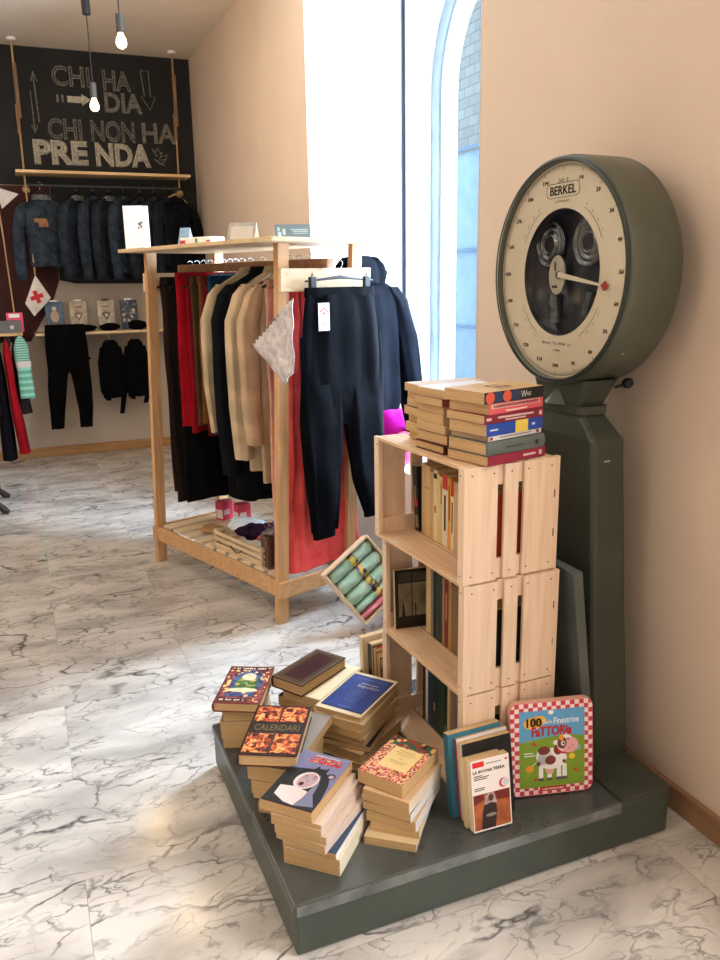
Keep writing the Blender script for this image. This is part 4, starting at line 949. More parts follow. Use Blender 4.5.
def g_shirt(u, c, zb, label, hs=.20, ht=.024, v=.225, seed=0, name='shirt', cat='shirt', sl=.62, hem=None, collar=True):
    M = rack_M(u, v, RZ); o = thing(name, label, cat, M=M); B = zb-RZ; mb = MB(); hem = hem or hs*.98
    cloth(mb, [(0, 0, -.045, .05, ht*.5), (0, 0, -.07, .10, ht*.8), (0, 0, -.105, hs*.86, ht*.9), (0, 0, -.145, hs, ht), (0, 0, -.25, hs*.94, ht*1.1), (0, 0, B, hem, ht*1.15)], seed=seed, amp=.006, n=32)
    mb.build('body', gmat(c), o)
    for s in (-1, 1):
        mb = MB(); L = -sl
        cloth(mb, [(s*hs*.80, 0, -.105, .03, ht*.8), (s*hs*.96, 0, -.15, .048, ht), (s*(hs+.035), 0, -.26, .050, ht*1.1), (s*(hs+.045), -.004, L*.75, .044, ht*1.1), (s*(hs+.035), -.010, L-.02, .036, ht)], seed=seed+s, amp=.005, n=18)
        mb.build('sleeve', gmat(tuple(min(255, int(v_*1.03)) for v_ in c)), o)
    if collar:
        mb = MB(); cloth(mb, [(0, 0, -.028, .055, ht*.9), (0, 0, -.055, .072, ht*1.1)], seed=seed, amp=.002, n=18)
        mb.build('collar', gmat(tuple(int(v_*.9) for v_ in c)), o)
    return o
g_long(1.10, (54, 38, 32), .40, 'dark brown long trousers at the far end of the rack', hw=.18, seed=1)
g_long(1.03, (40, 32, 28), .36, 'very dark brown trousers, second from the far end of the rack', hw=.20, seed=2)
g_long(.965, (18, 18, 20), .37, 'long black trousers hanging between the brown pairs and the red garments', hw=.18, ht=.026, seed=3)
g_long(.900, (170, 24, 38), .78, 'bright red trousers folded over a hanger on the rack', hw=.205, ht=.020, seed=4, ztop=1.54)
g_long(.835, (140, 22, 34), .76, 'darker red garment squeezed behind the bright red trousers', hw=.19, ht=.022, seed=5)
g_long(.775, (84, 68, 44), .80, 'olive brown trousers on the rack', hw=.195, ht=.024, seed=6)
g_long(.715, (124, 78, 46), .82, 'rust brown trousers between the olive pair and the maroon one', hw=.19, ht=.022, seed=7)
g_long(.660, (110, 32, 34), .76, 'maroon trousers hanging beside the blue pair', hw=.195, ht=.022, seed=8)
g_long(.605, (38, 74, 108), .78, 'blue trousers hanging next to the cream shirt', hw=.20, ht=.020, seed=9)
g_long(.640, (16, 16, 18), .42, 'long black skirt showing below the shorter garments', hw=.10, ht=.10, v=.33, seed=10, name='skirt', cat='skirt', ztop=1.40)
g_long(.80, (20, 20, 22), .38, 'wide black trousers showing below the red garments', hw=.10, ht=.10, v=.33, seed=20, ztop=1.40)
g_shirt(.535, (206, 186, 152), .80, 'cream long-sleeved shirt hanging on the rack', ht=.026, seed=11, sl=.76)
g_shirt(.435, (22, 24, 30), .52, 'black long jacket between the two cream tops', ht=.042, seed=12, name='jacket', cat='jacket', sl=.95)
g_shirt(.325, (212, 190, 158), .64, 'cream long cardigan right of the black jacket', ht=.036, seed=13, sl=.86, name='cardigan', cat='cardigan')
g_shirt(.225, (206, 178, 146), .60, 'beige long-sleeved top beside the pale pink dress', ht=.026, seed=14, sl=.78)
g_long(.155, (226, 172, 154), .36, 'pale pink dress hanging by the corner post', hw=.19, ht=.024, seed=15, name='dress', cat='dress', ztop=1.50)
for u in (1.10, 1.03, .965, .90, .835, .775, .715, .66, .605, .535, .435, .325, .225, .155, .075): put_hanger(u)
# coral dress pooling on the bottom shelf
o = thing('dress', 'long coral-pink sheer dress trailing onto the bottom shelf at the rack\'s near end', 'dress', M=rack_M(.075, .225, RZ))
mb = MB(); cloth(mb, [(0, 0, -.08, .10, .014), (0, 0, -.13, .16, .018), (0, 0, -.45, .17, .024), (0, 0, -.9, .205, .028), (0, -.002, -1.25, .235, .034), (-.0, -.002, -1.345, .255, .042), (0, 0, -1.372, .262, .046)], n=64, amp=.011, seed=21, k1=11)
mb.build('gown', mat((246, 112, 106), .85, 'fabric', c2=(226, 78, 78), name='coral_cloth'), o)
mb = MB(); cloth(mb, [(0, 0, -.052, .05, .012), (0, 0, -.085, .11, .016)], n=20, amp=.002); mb.build('neckline', mat((214, 70, 74), .85, 'fabric', c2=(190, 54, 58), name='coral_cloth'), o)
# black trousers on a clip hanger at the near end
NV = mat((12, 14, 20), .92, 'fabric', c2=(8, 9, 13), name='navy_black_cloth')
TM = rack_M(-.055, .283, 1.467)
hg = thing('clip_hanger', 'black clip hanger holding dark trousers at the near end of the rack', 'hanger', M=rack_M(-.050, .283, 1.560))
hanger_geo(hg, .185, clips=True)
o = thing('trousers', 'navy-black jogging trousers with a white tag, clipped at the rack\'s near end', 'trousers', M=TM)
mb = MB()
cloth(mb, [(0, 0, -.03, .190, .017), (0, 0, -.15, .205, .024), (-.0, 0, -.35, .222, .026), (.0, 0, -.50, .230, .024), (0, 0, -.585, .226, .010)], n=44, amp=.005, seed=30)
mb.build('seat', NV, o)
for s, xs in ((-1, ((-.108, .112), (-.120, .112), (-.118, .088), (-.122, .072), (-.124, .068))), (1, ((.110, .112), (.126, .116), (.150, .094), (.172, .078), (.178, .070)))):
    zs = (-.20, -.56, -.90, -1.02, -1.055) if s < 0 else (-.20, -.56, -.86, -.97, -1.01)
    mb = MB(); cloth(mb, [(x, 0, z, w, (.012, .032, .030, .024, .022)[i]) for i, ((x, w), z) in enumerate(zip(xs, zs))], n=26, amp=.006, seed=31+s)
    mb.build('leg', NV, o)
    x, w = xs[-1]; mb = MB(); cloth(mb, [(x, 0, zs[-1]+.004, w*.90, .020), (x, 0, zs[-1]-.030, w*.86, .019)], n=20, amp=.002); mb.build('ankle_cuff', NV, o)
mb = MB(); cloth(mb, [(0, 0, .0, .188, .013), (0, 0, -.02, .190, .016), (0, 0, -.04, .191, .017)], n=44, amp=.0015); mb.build('waistband', NV, o)
mb = MB(); tg = o; flat_z = -.030
mb.box(-.150, -.092, -.0375, -.036, -.175, -.062, 0)
mb.build('paper_tag', WHITE, o)
mb = MB(); Xt, Zt = (1, 0, 0), (0, 0, 1); yo = -.0379
for (p) in ([(-.146, -.098), (-.121, -.078), (-.096, -.098), (-.100, -.102), (-.121, -.085), (-.142, -.102)], rect(-.1235, -.112, -.1185, -.096), rect(-.129, -.1065, -.113, -.1015)): flat(mb, p, (0, yo, 0), Xt, Zt, 0)
for a, b, z in ((-.136, -.106, -.128), (-.140, -.102, -.148), (-.134, -.108, -.156)): flat(mb, rect(a, z, b, z+.004), (0, yo, 0), Xt, Zt, 1)
mb.build('tag_print', [mat((176, 46, 44), .5), mat((120, 110, 110), .5)], o, fix=False)
# navy hooded jacket on the window side of the rack, on an arm fixed to the post
ar = MB(); vs = [RP(.045, v, z)-RO for v in (RWID-.004, RWID+.20) for z in (1.520, 1.534)]+[RP(.057, v, z)-RO for v in (RWID-.004, RWID+.20) for z in (1.520, 1.534)]
ar.add(vs, [(0, 1, 3, 2), (4, 6, 7, 5), (0, 4, 5, 1), (2, 3, 7, 6), (0, 2, 6, 4), (1, 5, 7, 3)]); ar.build('hanging_arm', BLACKP, rk)
o = thing('hooded_jacket', 'dark navy hooded jacket hanging on the window side of the rack behind the jogging trousers', 'jacket', M=rack_M(.085, .515, 1.53))
NV2 = mat((14, 18, 28), .92, 'fabric', c2=(9, 12, 19), name='navy_cloth')
mb = MB(); cloth(mb, [(0, .01, -.02, .07, .05), (0, .005, -.04, .13, .05), (0, 0, -.075, .20, .055), (0, 0, -.16, .228, .06), (0, 0, -.40, .222, .065), (0, 0, -.60, .225, .065), (0, 0, -.64, .215, .06)], n=40, amp=.007, seed=40)
mb.build('body', NV2, o)
for s in (-1, 1):
    mb = MB(); cloth(mb, [(s*.160, 0, -.07, .05, .05), (s*.215, -.0, -.13, .060, .055), (s*.262, -.01, -.30, .058, .058), (s*.296, -.02, -.52, .050, .052), (s*.318, -.03, -.76, .044, .045), (s*.300, -.03, -.90, .038, .038)], n=22, amp=.008, seed=41+s)
    mb.build('sleeve', NV2, o)
mb = MB(); cloth(mb, [(.0, .0, .07, .03, .02), (0, 0, .062, .09, .045), (.0, 0, .03, .125, .06), (0, -.005, -.01, .14, .062), (0, -.01, -.05, .12, .062)], n=30, amp=.006, seed=44)
mb.build('hood', NV2, o)
mb = MB(); mb.box(.128, .150, -.055, -.0535, -.012, -.004); mb.build('zip_tab', CHROME, o)
h = thing('clothes_hanger', 'black hanger carrying the dark navy hooded jacket', 'hanger', M=rack_M(.051, .515, 1.536)); hanger_geo(h, .17)
# white patterned scarf hanging in a point over the corner
o = thing('scarf', 'white patterned cloth folded to a point, hanging by the rack\'s corner post', 'scarf', M=rack_M(0, 0, 0))
G = 14; vs = []; fs = []
A_, B_, C_, D_ = Vector((.010, -.180, 1.430)), Vector((.020, .135, 1.235)), Vector((.000, -.105, 1.090)), Vector((-.005, -.19, 1.15))
for i in range(G+1):
    for j in range(G+1):
        s_, t_ = i/G, j/G; p = (A_*(1-s_)+B_*s_)*(1-t_)+(D_*(1-s_)+C_*s_)*t_
        vs.append(p+Vector((-.006*math.sin(9*s_+3*t_)-.004*math.sin(14*t_+5*s_), 0, 0)))
for i in range(G):
    for j in range(G): a = i*(G+1)+j; fs.append((a, a+1, a+G+2, a+G+1))
mb = MB(); mb.add(vs, fs, 0, True)
sc_ = mb.build('folded_cloth', mat((226, 220, 218), .9, 'mottle', scale=6, c2=(186, 178, 180), bump=.6, name='patterned_cloth'), o); sd = sc_.modifiers.new('s', 'SOLIDIFY'); sd.thickness = .004
mb = MB(); e0, e1 = A_, B_
for k in range(13): p = e0+(e1-e0)*(k/12)+Vector((-.004, 0, -.004)); mb.box(p.x-.003, p.x+.003, p.y-.004, p.y+.004, p.z-.004, p.z+.004)
mb.build('beaded_edge', mat((150, 130, 120), .6, name='edging'), o)

# things on top of the rack
ZB = RTOP+.0175
def fold_card(name, label, u, v, w, h, d, yaw, m, cat='card', split=None, print_c=None, rows=()):
    """tent card: two leaves meeting at the top"""
    p = RP(u, v, ZB); o = thing(name, label, cat, M=Matrix.Translation(p) @ Matrix.Rotation(yaw, 4, 'Z'))
    mb = MB(); t = .0015
    mb.add([(-w/2, -d, 0), (w/2, -d, 0), (w/2, 0, h), (-w/2, 0, h), (-w/2, -d+t, 0), (w/2, -d+t, 0), (w/2, t*.3, h-t), (-w/2, t*.3, h-t)], [(0, 1, 2, 3), (7, 6, 5, 4), (0, 4, 5, 1), (1, 5, 6, 2), (3, 7, 4, 0)])
    mb.build('front_leaf', m, o)
    mb = MB(); mb.add([(-w/2, d, 0), (w/2, d, 0), (w/2, 0, h), (-w/2, 0, h), (-w/2, d-t, 0), (w/2, d-t, 0), (w/2, -t*.3, h-t), (-w/2, -t*.3, h-t)], [(3, 2, 1, 0), (4, 5, 6, 7), (0, 4, 7, 3), (1, 2, 6, 5), (0, 1, 5, 4)])
    mb.build('back_leaf', WHITE, o)
    if rows:
        n_ = Vector((0, -h, d)).normalized(); up_ = Vector((0, d, h)).normalized(); L_ = math.hypot(d, h); mb = MB()
        for (x0, x1, y0, y1) in rows: flat(mb, rect(w*x0, L_*y0, w*x1, L_*y1), Vector((0, -d, 0))+n_*.0006, (1, 0, 0), up_, 0)
        mb.build('card_print', mat(print_c, .5), o, fix=False)
    return o
YR = TH
# tall white folded leaflet
p = RP(1.13, -.06, ZB); o = thing('leaflet', 'tall white folded leaflet standing at the far end of the rack top', 'leaflet', M=Matrix.Translation(p) @ Matrix.Rotation(R(-22), 4, 'Z'))
MB().box(-.050, .045, 0, .0015, 0, .205).build('front_panel', WHITE, o)
MB().add([(.045, .0, 0), (.046, .0015, 0), (.063, .045, 0), (.062, .046, 0), (.045, .0, .202), (.046, .0015, .202), (.063, .045, .206), (.062, .046, .206)], [(0, 2, 6, 4), (1, 5, 7, 3), (4, 6, 7, 5), (0, 1, 3, 2), (2, 3, 7, 6), (0, 4, 5, 1)]).build('side_panel', mat((250, 248, 244), .6, name='white_card'), o)
mb = MB()
for x, z, r in ((.028, .118, .008), (.040, .125, .006), (.036, .106, .006), (.022, .100, .005)): flat(mb, disc(x, z, r, n=8), (0, -.0006, 0), (1, 0, 0), (0, 0, 1))
mb.build('printed_emblem', mat((110, 100, 92), .6), o, fix=False)
fold_card('tent_card', 'small blue tent card next to the white leaflet on the rack top', .84, .06, .060, .088, .03, R(-50), mat((150, 176, 200), .4, 'mottle', c2=(120, 150, 180), scale=8))
p = RP(.62, .04, ZB); o = thing('leaflet_pile', 'low white-and-red leaflet pack lying on the rack top', 'leaflets', M=Matrix.Translation(p) @ Matrix.Rotation(R(-58), 4, 'Z'))
MB().box(-.13, .07, -.04, .05, 0, .034).build('leaflets', WHITE, o, bevel=.003)
mb = MB(); mb.box(-.13, -.095, -.0412, -.0402, .002, .022); mb.box(.04, .07, -.0412, -.0402, .012, .018); mb.build('red_print', mat((200, 60, 60), .5), o)
mb = MB(); mb.box(-.03, -.015, -.0412, -.0402, .004, .028); mb.build('green_print', mat((90, 150, 100), .5), o)
fold_card('tent_card', 'grey-silver tent card in the middle of the rack top', .34, .06, .125, .082, .035, R(-35), mat((176, 170, 160), .3, 'mottle', c2=(140, 134, 126), scale=5), rows=((-.4, .4, .15, .8),), print_c=(196, 186, 170))
fold_card('tent_card', 'dark grey-green tent card at the near end of the rack top', .09, .14, .150, .062, .035, R(-12), mat((116, 132, 134), .4), rows=((-.42, -.32, .2, .5), (-.42, -.36, .55, .8), (-.28, -.20, .3, .7), (-.05, .42, .62, .68), (.0, .42, .5, .56), (.0, .42, .38, .42)), print_c=(190, 204, 204))

# things on the bottom shelf
ZS_ = .2155
def shelf_M(u, v, yaw=0): return Matrix.Translation(RP(u, v, ZS_)) @ Matrix.Rotation(TH+yaw, 4, 'Z')
for u, v, a, lab in ((.985, .335, .2, 'pink-and-white carton on the rack shelf, the left one of the pair'), (.865, .375, -.1, 'pink-and-white carton on the rack shelf, the right one of the pair')):
    o = thing('carton', lab, 'box', M=shelf_M(u, v, a), group='pink cartons on the rack shelf')
    MB().box(-.038, .038, -.030, .030, 0, .105).build('box_body', mat((232, 90, 122), .5, 'mottle', c2=(214, 66, 100), name='pink_card'), o, bevel=.002)
    mb = MB(); mb.box(-.030, .010, -.0312, -.0302, .03, .06); mb.box(-.0392, -.0382, -.026, .022, .01, .06); mb.build('white_label', WHITE, o)
o = thing('storage_basket', 'open white slatted basket of lace and trinkets on the rack shelf', 'basket', M=shelf_M(.385, .165, 0))
mb = MB(); Wb, Lb, Hb = .135, .21, .085
for s in (-1, 1):
    for z in (0.012, .042, .072): mb.box(s*Wb-(.006 if s > 0 else 0), s*Wb+(.006 if s < 0 else 0), -Lb, Lb, z, z+.018)
    for z in (0.012, .042, .072): mb.box(-Wb, Wb, s*Lb-(.006 if s > 0 else 0), s*Lb+(.006 if s < 0 else 0), z, z+.018)
mb.build('slatted_sides', mat((224, 200, 164), .5, 'wood_y', c2=(206, 178, 138)), o, bevel=.0015)
MB().box(-Wb+.006, Wb-.006, -Lb+.006, Lb-.006, 0, .010).build('basket_floor', SLAT, o)
for sx in (-1, 1):
    for sy in (-1, 1): MB().box(sx*(Wb-.010)-.005, sx*(Wb-.010)+.005, sy*(Lb-.010)-.005, sy*(Lb-.010)+.005, 0.0102, .095).build('corner_post', SLAT, o)
mb = MB(); mb.tube([(-Wb-.002, -.05+.1*k/8, .045-.022*math.sin(PI*k/8)) for k in range(9)], .003, 8); mb.build('rope_handle', mat((90, 66, 46), .8), o)
def lump(mb, c, r, seed, n=16, m=10, amp=.2, mi=0):
    rnd = random.Random(seed); ph = [rnd.uniform(0, 6) for _ in range(6)]; rings = []
    for i in range(m+1):
        a = PI*(i/m)*.98+.02
        ring = []
        for k in range(n):
            q = 2*PI*k/n; f = 1+amp*(math.sin(3*q+ph[0]+a*2)+.7*math.sin(5*q+ph[1]-a*4)+.5*math.sin(a*7+ph[2]))*math.sin(a)
            ring.append(Vector((c[0]+r[0]*math.sin(a)*math.cos(q)*f, c[1]+r[1]*math.sin(a)*math.sin(q)*f, c[2]+r[2]*math.cos(a)*f)))
        rings.append(ring)
    mb.loft(rings, mi, True, True); return mb
def heap(name, label, cat, M, c, r, m, seed, part='folds', amp=.15, extra=None):
    mb = MB(); lump(mb, c, r, seed, 26, 14, amp); o = mb.build(name, m); o.matrix_world = M; tag(o, label, cat); return o
BM = shelf_M(.385, .165, 0)
heap('cloth', 'crumpled white cloth spilling over the back of the basket on the rack shelf', 'cloth', BM, (.02, .14, .098), (.085, .11, .030), mat((232, 238, 242), .9, 'fabric', c2=(190, 206, 216)), 3, amp=.10)
heap('lace_garment', 'bunched black lace garment in the basket on the rack shelf', 'lace', BM, (-.03, .01, .105), (.075, .085, .030), mat((22, 20, 26), .95, 'fabric', c2=(60, 30, 60), scale=3), 5, amp=.16)
heap('scarf', 'small navy-and-red patterned scarf beside the black lace in the basket', 'scarf', BM, (.07, .0, .106), (.042, .045, .026), mat((44, 46, 96), .9, 'picture', c2=(150, 40, 60), scale=.5), 6, amp=.12)
for k, (x, y, r, lab) in enumerate(((-.045, -.085, .022, 'pink cloth rosette at the near edge of the basket, the left one'), (-.005, -.095, .026, 'pink cloth rosette at the near edge of the basket, the right one'))):
    mb = MB(); lump(mb, (x, y, .085+r*.7), (r, r, r*.7), 8+k, 18, 10, .14); o = mb.build('fabric_rosette', mat((226, 120, 150), .8, 'fabric', c2=(200, 80, 116), scale=4)); o.matrix_world = BM; tag(o, lab, 'rosette', 'pink rosettes in the basket')
o = thing('metal_frames', 'upright bundle of small worn brown photo frames standing on the basket rim', 'frames', M=shelf_M(.175, .10, -.25))
MB().box(-.048, .048, -.05, .05, 0, .01).build('stand', mat((120, 96, 76), .5), o)
for k in range(5):
    mb = MB(); x = -.040+k*.020; mb.box(x-.008, x+.008, -.048+.003*k, -.040+.003*k, .0102, .155-.004*(k % 2)); mb.box(x-.007, x+.007, -.039+.003*k, .04, .0102, .150)
    mb.build('frame', mat(((120, 100, 84), (84, 66, 54), (168, 150, 132), (100, 76, 58), (140, 122, 106))[k], .45, 'mottle', c2=(70, 54, 44), scale=5), o)
mb = MB(); lump(mb, (0, -.0, .160), (.050, .045, .014), 4, 18, 8, .1); mb.build('tarnished_top', mat((160, 156, 150), .35, 'mottle', c2=(80, 76, 74), scale=6), o)
heap('cloth_bag', 'small folded tan cloth bag on the slats beside the basket', 'bag', shelf_M(.80, .15, .3), (0, 0, .021), (.055, .075, .018), mat((196, 160, 110), .9, 'fabric', c2=(160, 124, 80)), 9, amp=.05)

# ------------------------------------------------------------------ wooden tray of mint packages, propped on one corner against the rack
import mathutils
def frame_from(o_, ux_, uy_):
    ux_ = ux_.normalized(); un = ux_.cross(uy_).normalized(); uy_ = un.cross(ux_).normalized()
    return Matrix(((ux_.x, uy_.x, un.x, o_.x), (ux_.y, uy_.y, un.y, o_.y), (ux_.z, uy_.z, un.z, o_.z), (0, 0, 0, 1)))
Pb, Pl = Vector((1.235, 2.98, .060)), Vector((1.085, 3.06, .270))
Pt = Vector((1.215, 3.115, .475))
uy_ = (Pt-Pl); ux_ = (Pb-Pl)
TMx = frame_from(Pl, ux_, uy_)       # local x along the lower-left edge, y up the upper-left edge, z towards the viewer
TW, TL, TD = .285, .262, .075
o = thing('wooden_tray', 'small wooden tray of mint-green packages, propped on its corner against the rack', 'tray', M=TMx)
TR = mat((232, 208, 176), .5, 'wood_x', c2=(214, 184, 146))
for nm, b in (('tray_side', (0, TW, 0, .008, -TD, 0)), ('tray_side', (0, TW, TL-.008, TL, -TD, 0)), ('tray_side', (0, .008, .0082, TL-.0082, -TD, 0)), ('tray_side', (TW-.008, TW, .0082, TL-.0082, -TD, 0)), ('tray_floor', (.0082, TW-.0082, .0082, TL-.0082, -TD, -TD+.006))):
    MB().box(*b).build(nm, TR, o, bevel=.001)
MINT = mat((200, 226, 208), .35, 'fabric', c2=(164, 204, 184), scale=1.5, name='mint_wrap')
def package(x0, x1, m, label, ba=True, zt=-.004):
    q = thing('rolled_package', label, 'package', M=TMx)
    xc = (x0+x1)/2; hw = (x1-x0)/2; mb = MB(); rings = []
    N_ = 14
    for i in range(N_+1):
        y = .012+(TL-.024)*i/N_; f = (.62 if i in (0, N_) else 1.0)*(1+.05*math.sin(i*2.1+x0*60)); ring = []
        for k in range(18):
            a = 2*PI*k/18; ring.append(Vector((xc+hw*f*math.cos(a), y, -TD*.52+(.030)*f*math.sin(a)*(1+.12*math.sin(3*a+i)))))
        rings.append(ring)
    mb.loft(rings, 0, True, True); mb.build('wrap', m, q)
    if ba:
        mb = MB(); rings = []
        for y in (TL*.47, TL*.60):
            rings.append([Vector((xc+hw*1.07*math.cos(2*PI*k/18), y, -TD*.52+.034*math.sin(2*PI*k/18))) for k in range(18)])
        mb.loft(rings, 0, False, True); mb.build('paper_band', mat((120, 112, 130), .5, 'picture', c2=(206, 190, 80), scale=.55), q)
    return q
for k, (a, b, lab) in enumerate(((.012, .070, 'mint rolled package at the upper left of the tray'), (.073, .135, 'mint rolled package, second from the upper left in the tray'), (.138, .200, 'mint rolled package in the middle right of the tray'), (.203, .240, 'mint narrow package next to the pink one in the tray'))):
    package(a, b, MINT, lab)
package(.243, .274, mat((226, 110, 140), .4, 'mottle', c2=(240, 190, 200), scale=3), 'pink narrow package along the lower right side of the tray', ba=False)
# magenta clothes heaped on the window sill
heap('puffer_jacket', 'bright magenta puffer jacket heaped on the white window sill', 'jacket', Matrix.Translation((1.715, 3.72, .602)), (0, 0, .128), (.092, .12, .136), mat((226, 40, 190), .6, 'fabric', c2=(196, 20, 160)), 12, amp=.07)
heap('jumper', 'salmon-pink jumper tucked beside the magenta jacket on the sill', 'jumper', Matrix.Translation((1.690, 3.53, .602)), (0, 0, .080), (.052, .055, .085), mat((240, 110, 140), .8, 'fabric', c2=(220, 80, 120)), 13, amp=.06)
heap('jeans', 'folded blue denim jeans on the sill, left of the magenta jacket', 'jeans', Matrix.Translation((1.685, 3.905, .602)), (0, 0, .105), (.050, .055, .112), mat((58, 96, 150), .9, 'fabric', c2=(40, 70, 116), scale=2), 14, amp=.06)

# ------------------------------------------------------------------ the back wall
def wallpoly(name, label, cat, poly, m, y=7.594):
    mb = MB(); mb.prism(poly, (0, y, 0), (1, 0, 0), (0, 0, 1), (0, 1, 0), .004); o = mb.build(name, m); return tag(o, label, cat)
cb = thing('chalkboard', 'large black chalkboard wall panel with hand-lettered Italian slogan and arrows', 'chalkboard', (.09, 7.59, 1.5))
mb = MB(); mb.prism([(-3.05, .80), (.27, .80), (.27, .03), (.40, .0), (1.50, -.02), (1.50, 1.855), (-3.05, 1.855)], (0, 0, 0), (1, 0, 0), (0, 0, 1), (0, 1, 0), .006)
mb.build('black_panel', mat((34, 34, 34), .75, 'mottle', c2=(26, 26, 27), scale=.6, name='chalkboard_paint'), cb)
CH1 = mat((150, 146, 136), .9, 'mottle', c2=(96, 94, 88), scale=12, name='chalk'); CH2 = mat((214, 208, 190), .9, 'mottle', c2=(150, 146, 134), scale=12, name='chalk')
def chalk(s, x0, x1, z0, z1, outline, m, fill=False):
    mb = MB(); O = (x0-.09, -.004, z0-1.5)
    put_text(mb, s, O, (1, 0, 0), (0, 0, 1), x1-x0, z1-z0, outline=outline, res=3)
    if fill: put_text(mb, s, O, (1, 0, 0), (0, 0, 1), x1-x0, z1-z0, res=3)
    mb.build('chalk_lettering', m, cb, fix=False)
chalk('CHI', .46, .76, 3.075, 3.235, .03, CH1); chalk('HA', .86, 1.09, 3.065, 3.225, .03, CH1)
chalk('DIA', .86, 1.17, 2.895, 3.055, .035, CH1, True)
chalk('CHI', .39, .66, 2.665, 2.83, .03, CH1); chalk('NON', .73, 1.09, 2.66, 2.83, .03, CH1); chalk('HA', 1.15, 1.44, 2.665, 2.83, .03, CH1, True)
chalk('PRE', .26, .69, 2.465, 2.66, .05, CH2, True); chalk('NDA', .75, 1.21, 2.465, 2.655, .05, CH2, True)
def strokes(name, polys, r, m):
    mb = MB()
    for p in polys: mb.tube([(x-.09, -.004, z-1.5) for x, z in p], r, 6)
    mb.build(name, m, cb)
strokes('chalk_arrow', [[(1.175, 3.24), (1.24, 3.24), (1.245, 3.04), (1.285, 3.04), (1.235, 2.93), (1.165, 3.04), (1.195, 3.04), (1.175, 3.24)]], .005, CH1)
mb = MB(); mb.prism([(.565, 2.955), (.68, 2.955), (.68, 2.935), (.755, 2.985), (.68, 3.025), (.68, 3.005), (.565, 3.005)], (-.09, -.004, -1.5), (1, 0, 0), (0, 0, 1), (0, 1, 0), .004)
mb.build('chalk_arrow', CH2, cb)
for x in (.480, .520): MB().box(x-.09, x-.072, -.004, 0, 1.455, 1.51).build('chalk_bar', CH1, cb)
strokes('chalk_arrow', [[(.33, 2.79), (.318, 3.17)], [(.298, 3.10), (.318, 3.175), (.345, 3.10)]], .006, CH1)
strokes('chalk_arrow', [[(.285, 3.02), (.290, 2.71)], [(.268, 2.77), (.290, 2.705), (.315, 2.77)]], .005, CH1)
strokes('chalk_sketch', [[(1.23, 2.62), (1.26, 2.56), (1.31, 2.60), (1.28, 2.53), (1.34, 2.54)], [(1.24, 2.54), (1.29, 2.50), (1.33, 2.49)], [(1.25, 2.59), (1.27, 2.63), (1.30, 2.585)], [(1.30, 2.56), (1.35, 2.58), (1.33, 2.52), (1.28, 2.50)]], .006, CH1)
wallpoly('painted_panel', 'dark red painted wall area below the chalkboard on the left', 'wall paint', [(-3.0, 1.02), (.075, 1.02), (.300, 1.385), (.355, 1.525), (.355, 2.295), (-3.0, 2.295)], mat((74, 30, 26), .8, 'mottle', c2=(62, 24, 22), name='dark_red_paint'))
# hung shelf with ropes and rail
hs = thing('hanging_shelf', 'long pale wooden shelf hung on ropes under the chalk slogan', 'shelf', (.8, 7.38, 2.36))
MB().box(-.70, .68, -.12, .13, 0, .022).build('board', mat((232, 200, 150), .5, 'wood_x', c2=(214, 176, 124)), hs, bevel=.002)
mb = MB(); mb.tube([(-.62, -.02, -.085), (.60, -.02, -.085)], .011, 12); mb.build('clothes_rail', mat((58, 58, 58), .4, name='dark_pipe'), hs)
for x, zt, a in ((-.635, .998, .0), (.600, .998, 0)):
    mb = MB(); mb.tube([(x+.012, 0, zt), (x+.006, 0, .5), (x, 0, .022)], .0075, 8); mb.build('rope', ROPE, hs)
    mb = MB(); mb.box(x-.006+.006, x+.022+.006, -.010, .010, .42, .82); mb.box(x-.012, x+.004+.008, -.012, .012, .30, .52); mb.build('wood_cleat', mat((150, 116, 80), .6, 'wood_z', c2=(120, 90, 60)), hs, bevel=.003)
    mb = MB(); mb.tube([(x, 0, 0), (x, 0, -.10)], .0075, 8); lump(mb, (x, 0, -.118), (.03, .022, .026), 5, 14, 8, .15); mb.build('knot', ROPE, hs)
    MB().cyl((x+.012, 0, .9785), (0, 0, 1), .035, .02, 16).build('ceiling_hook_plate', WHITE, hs)
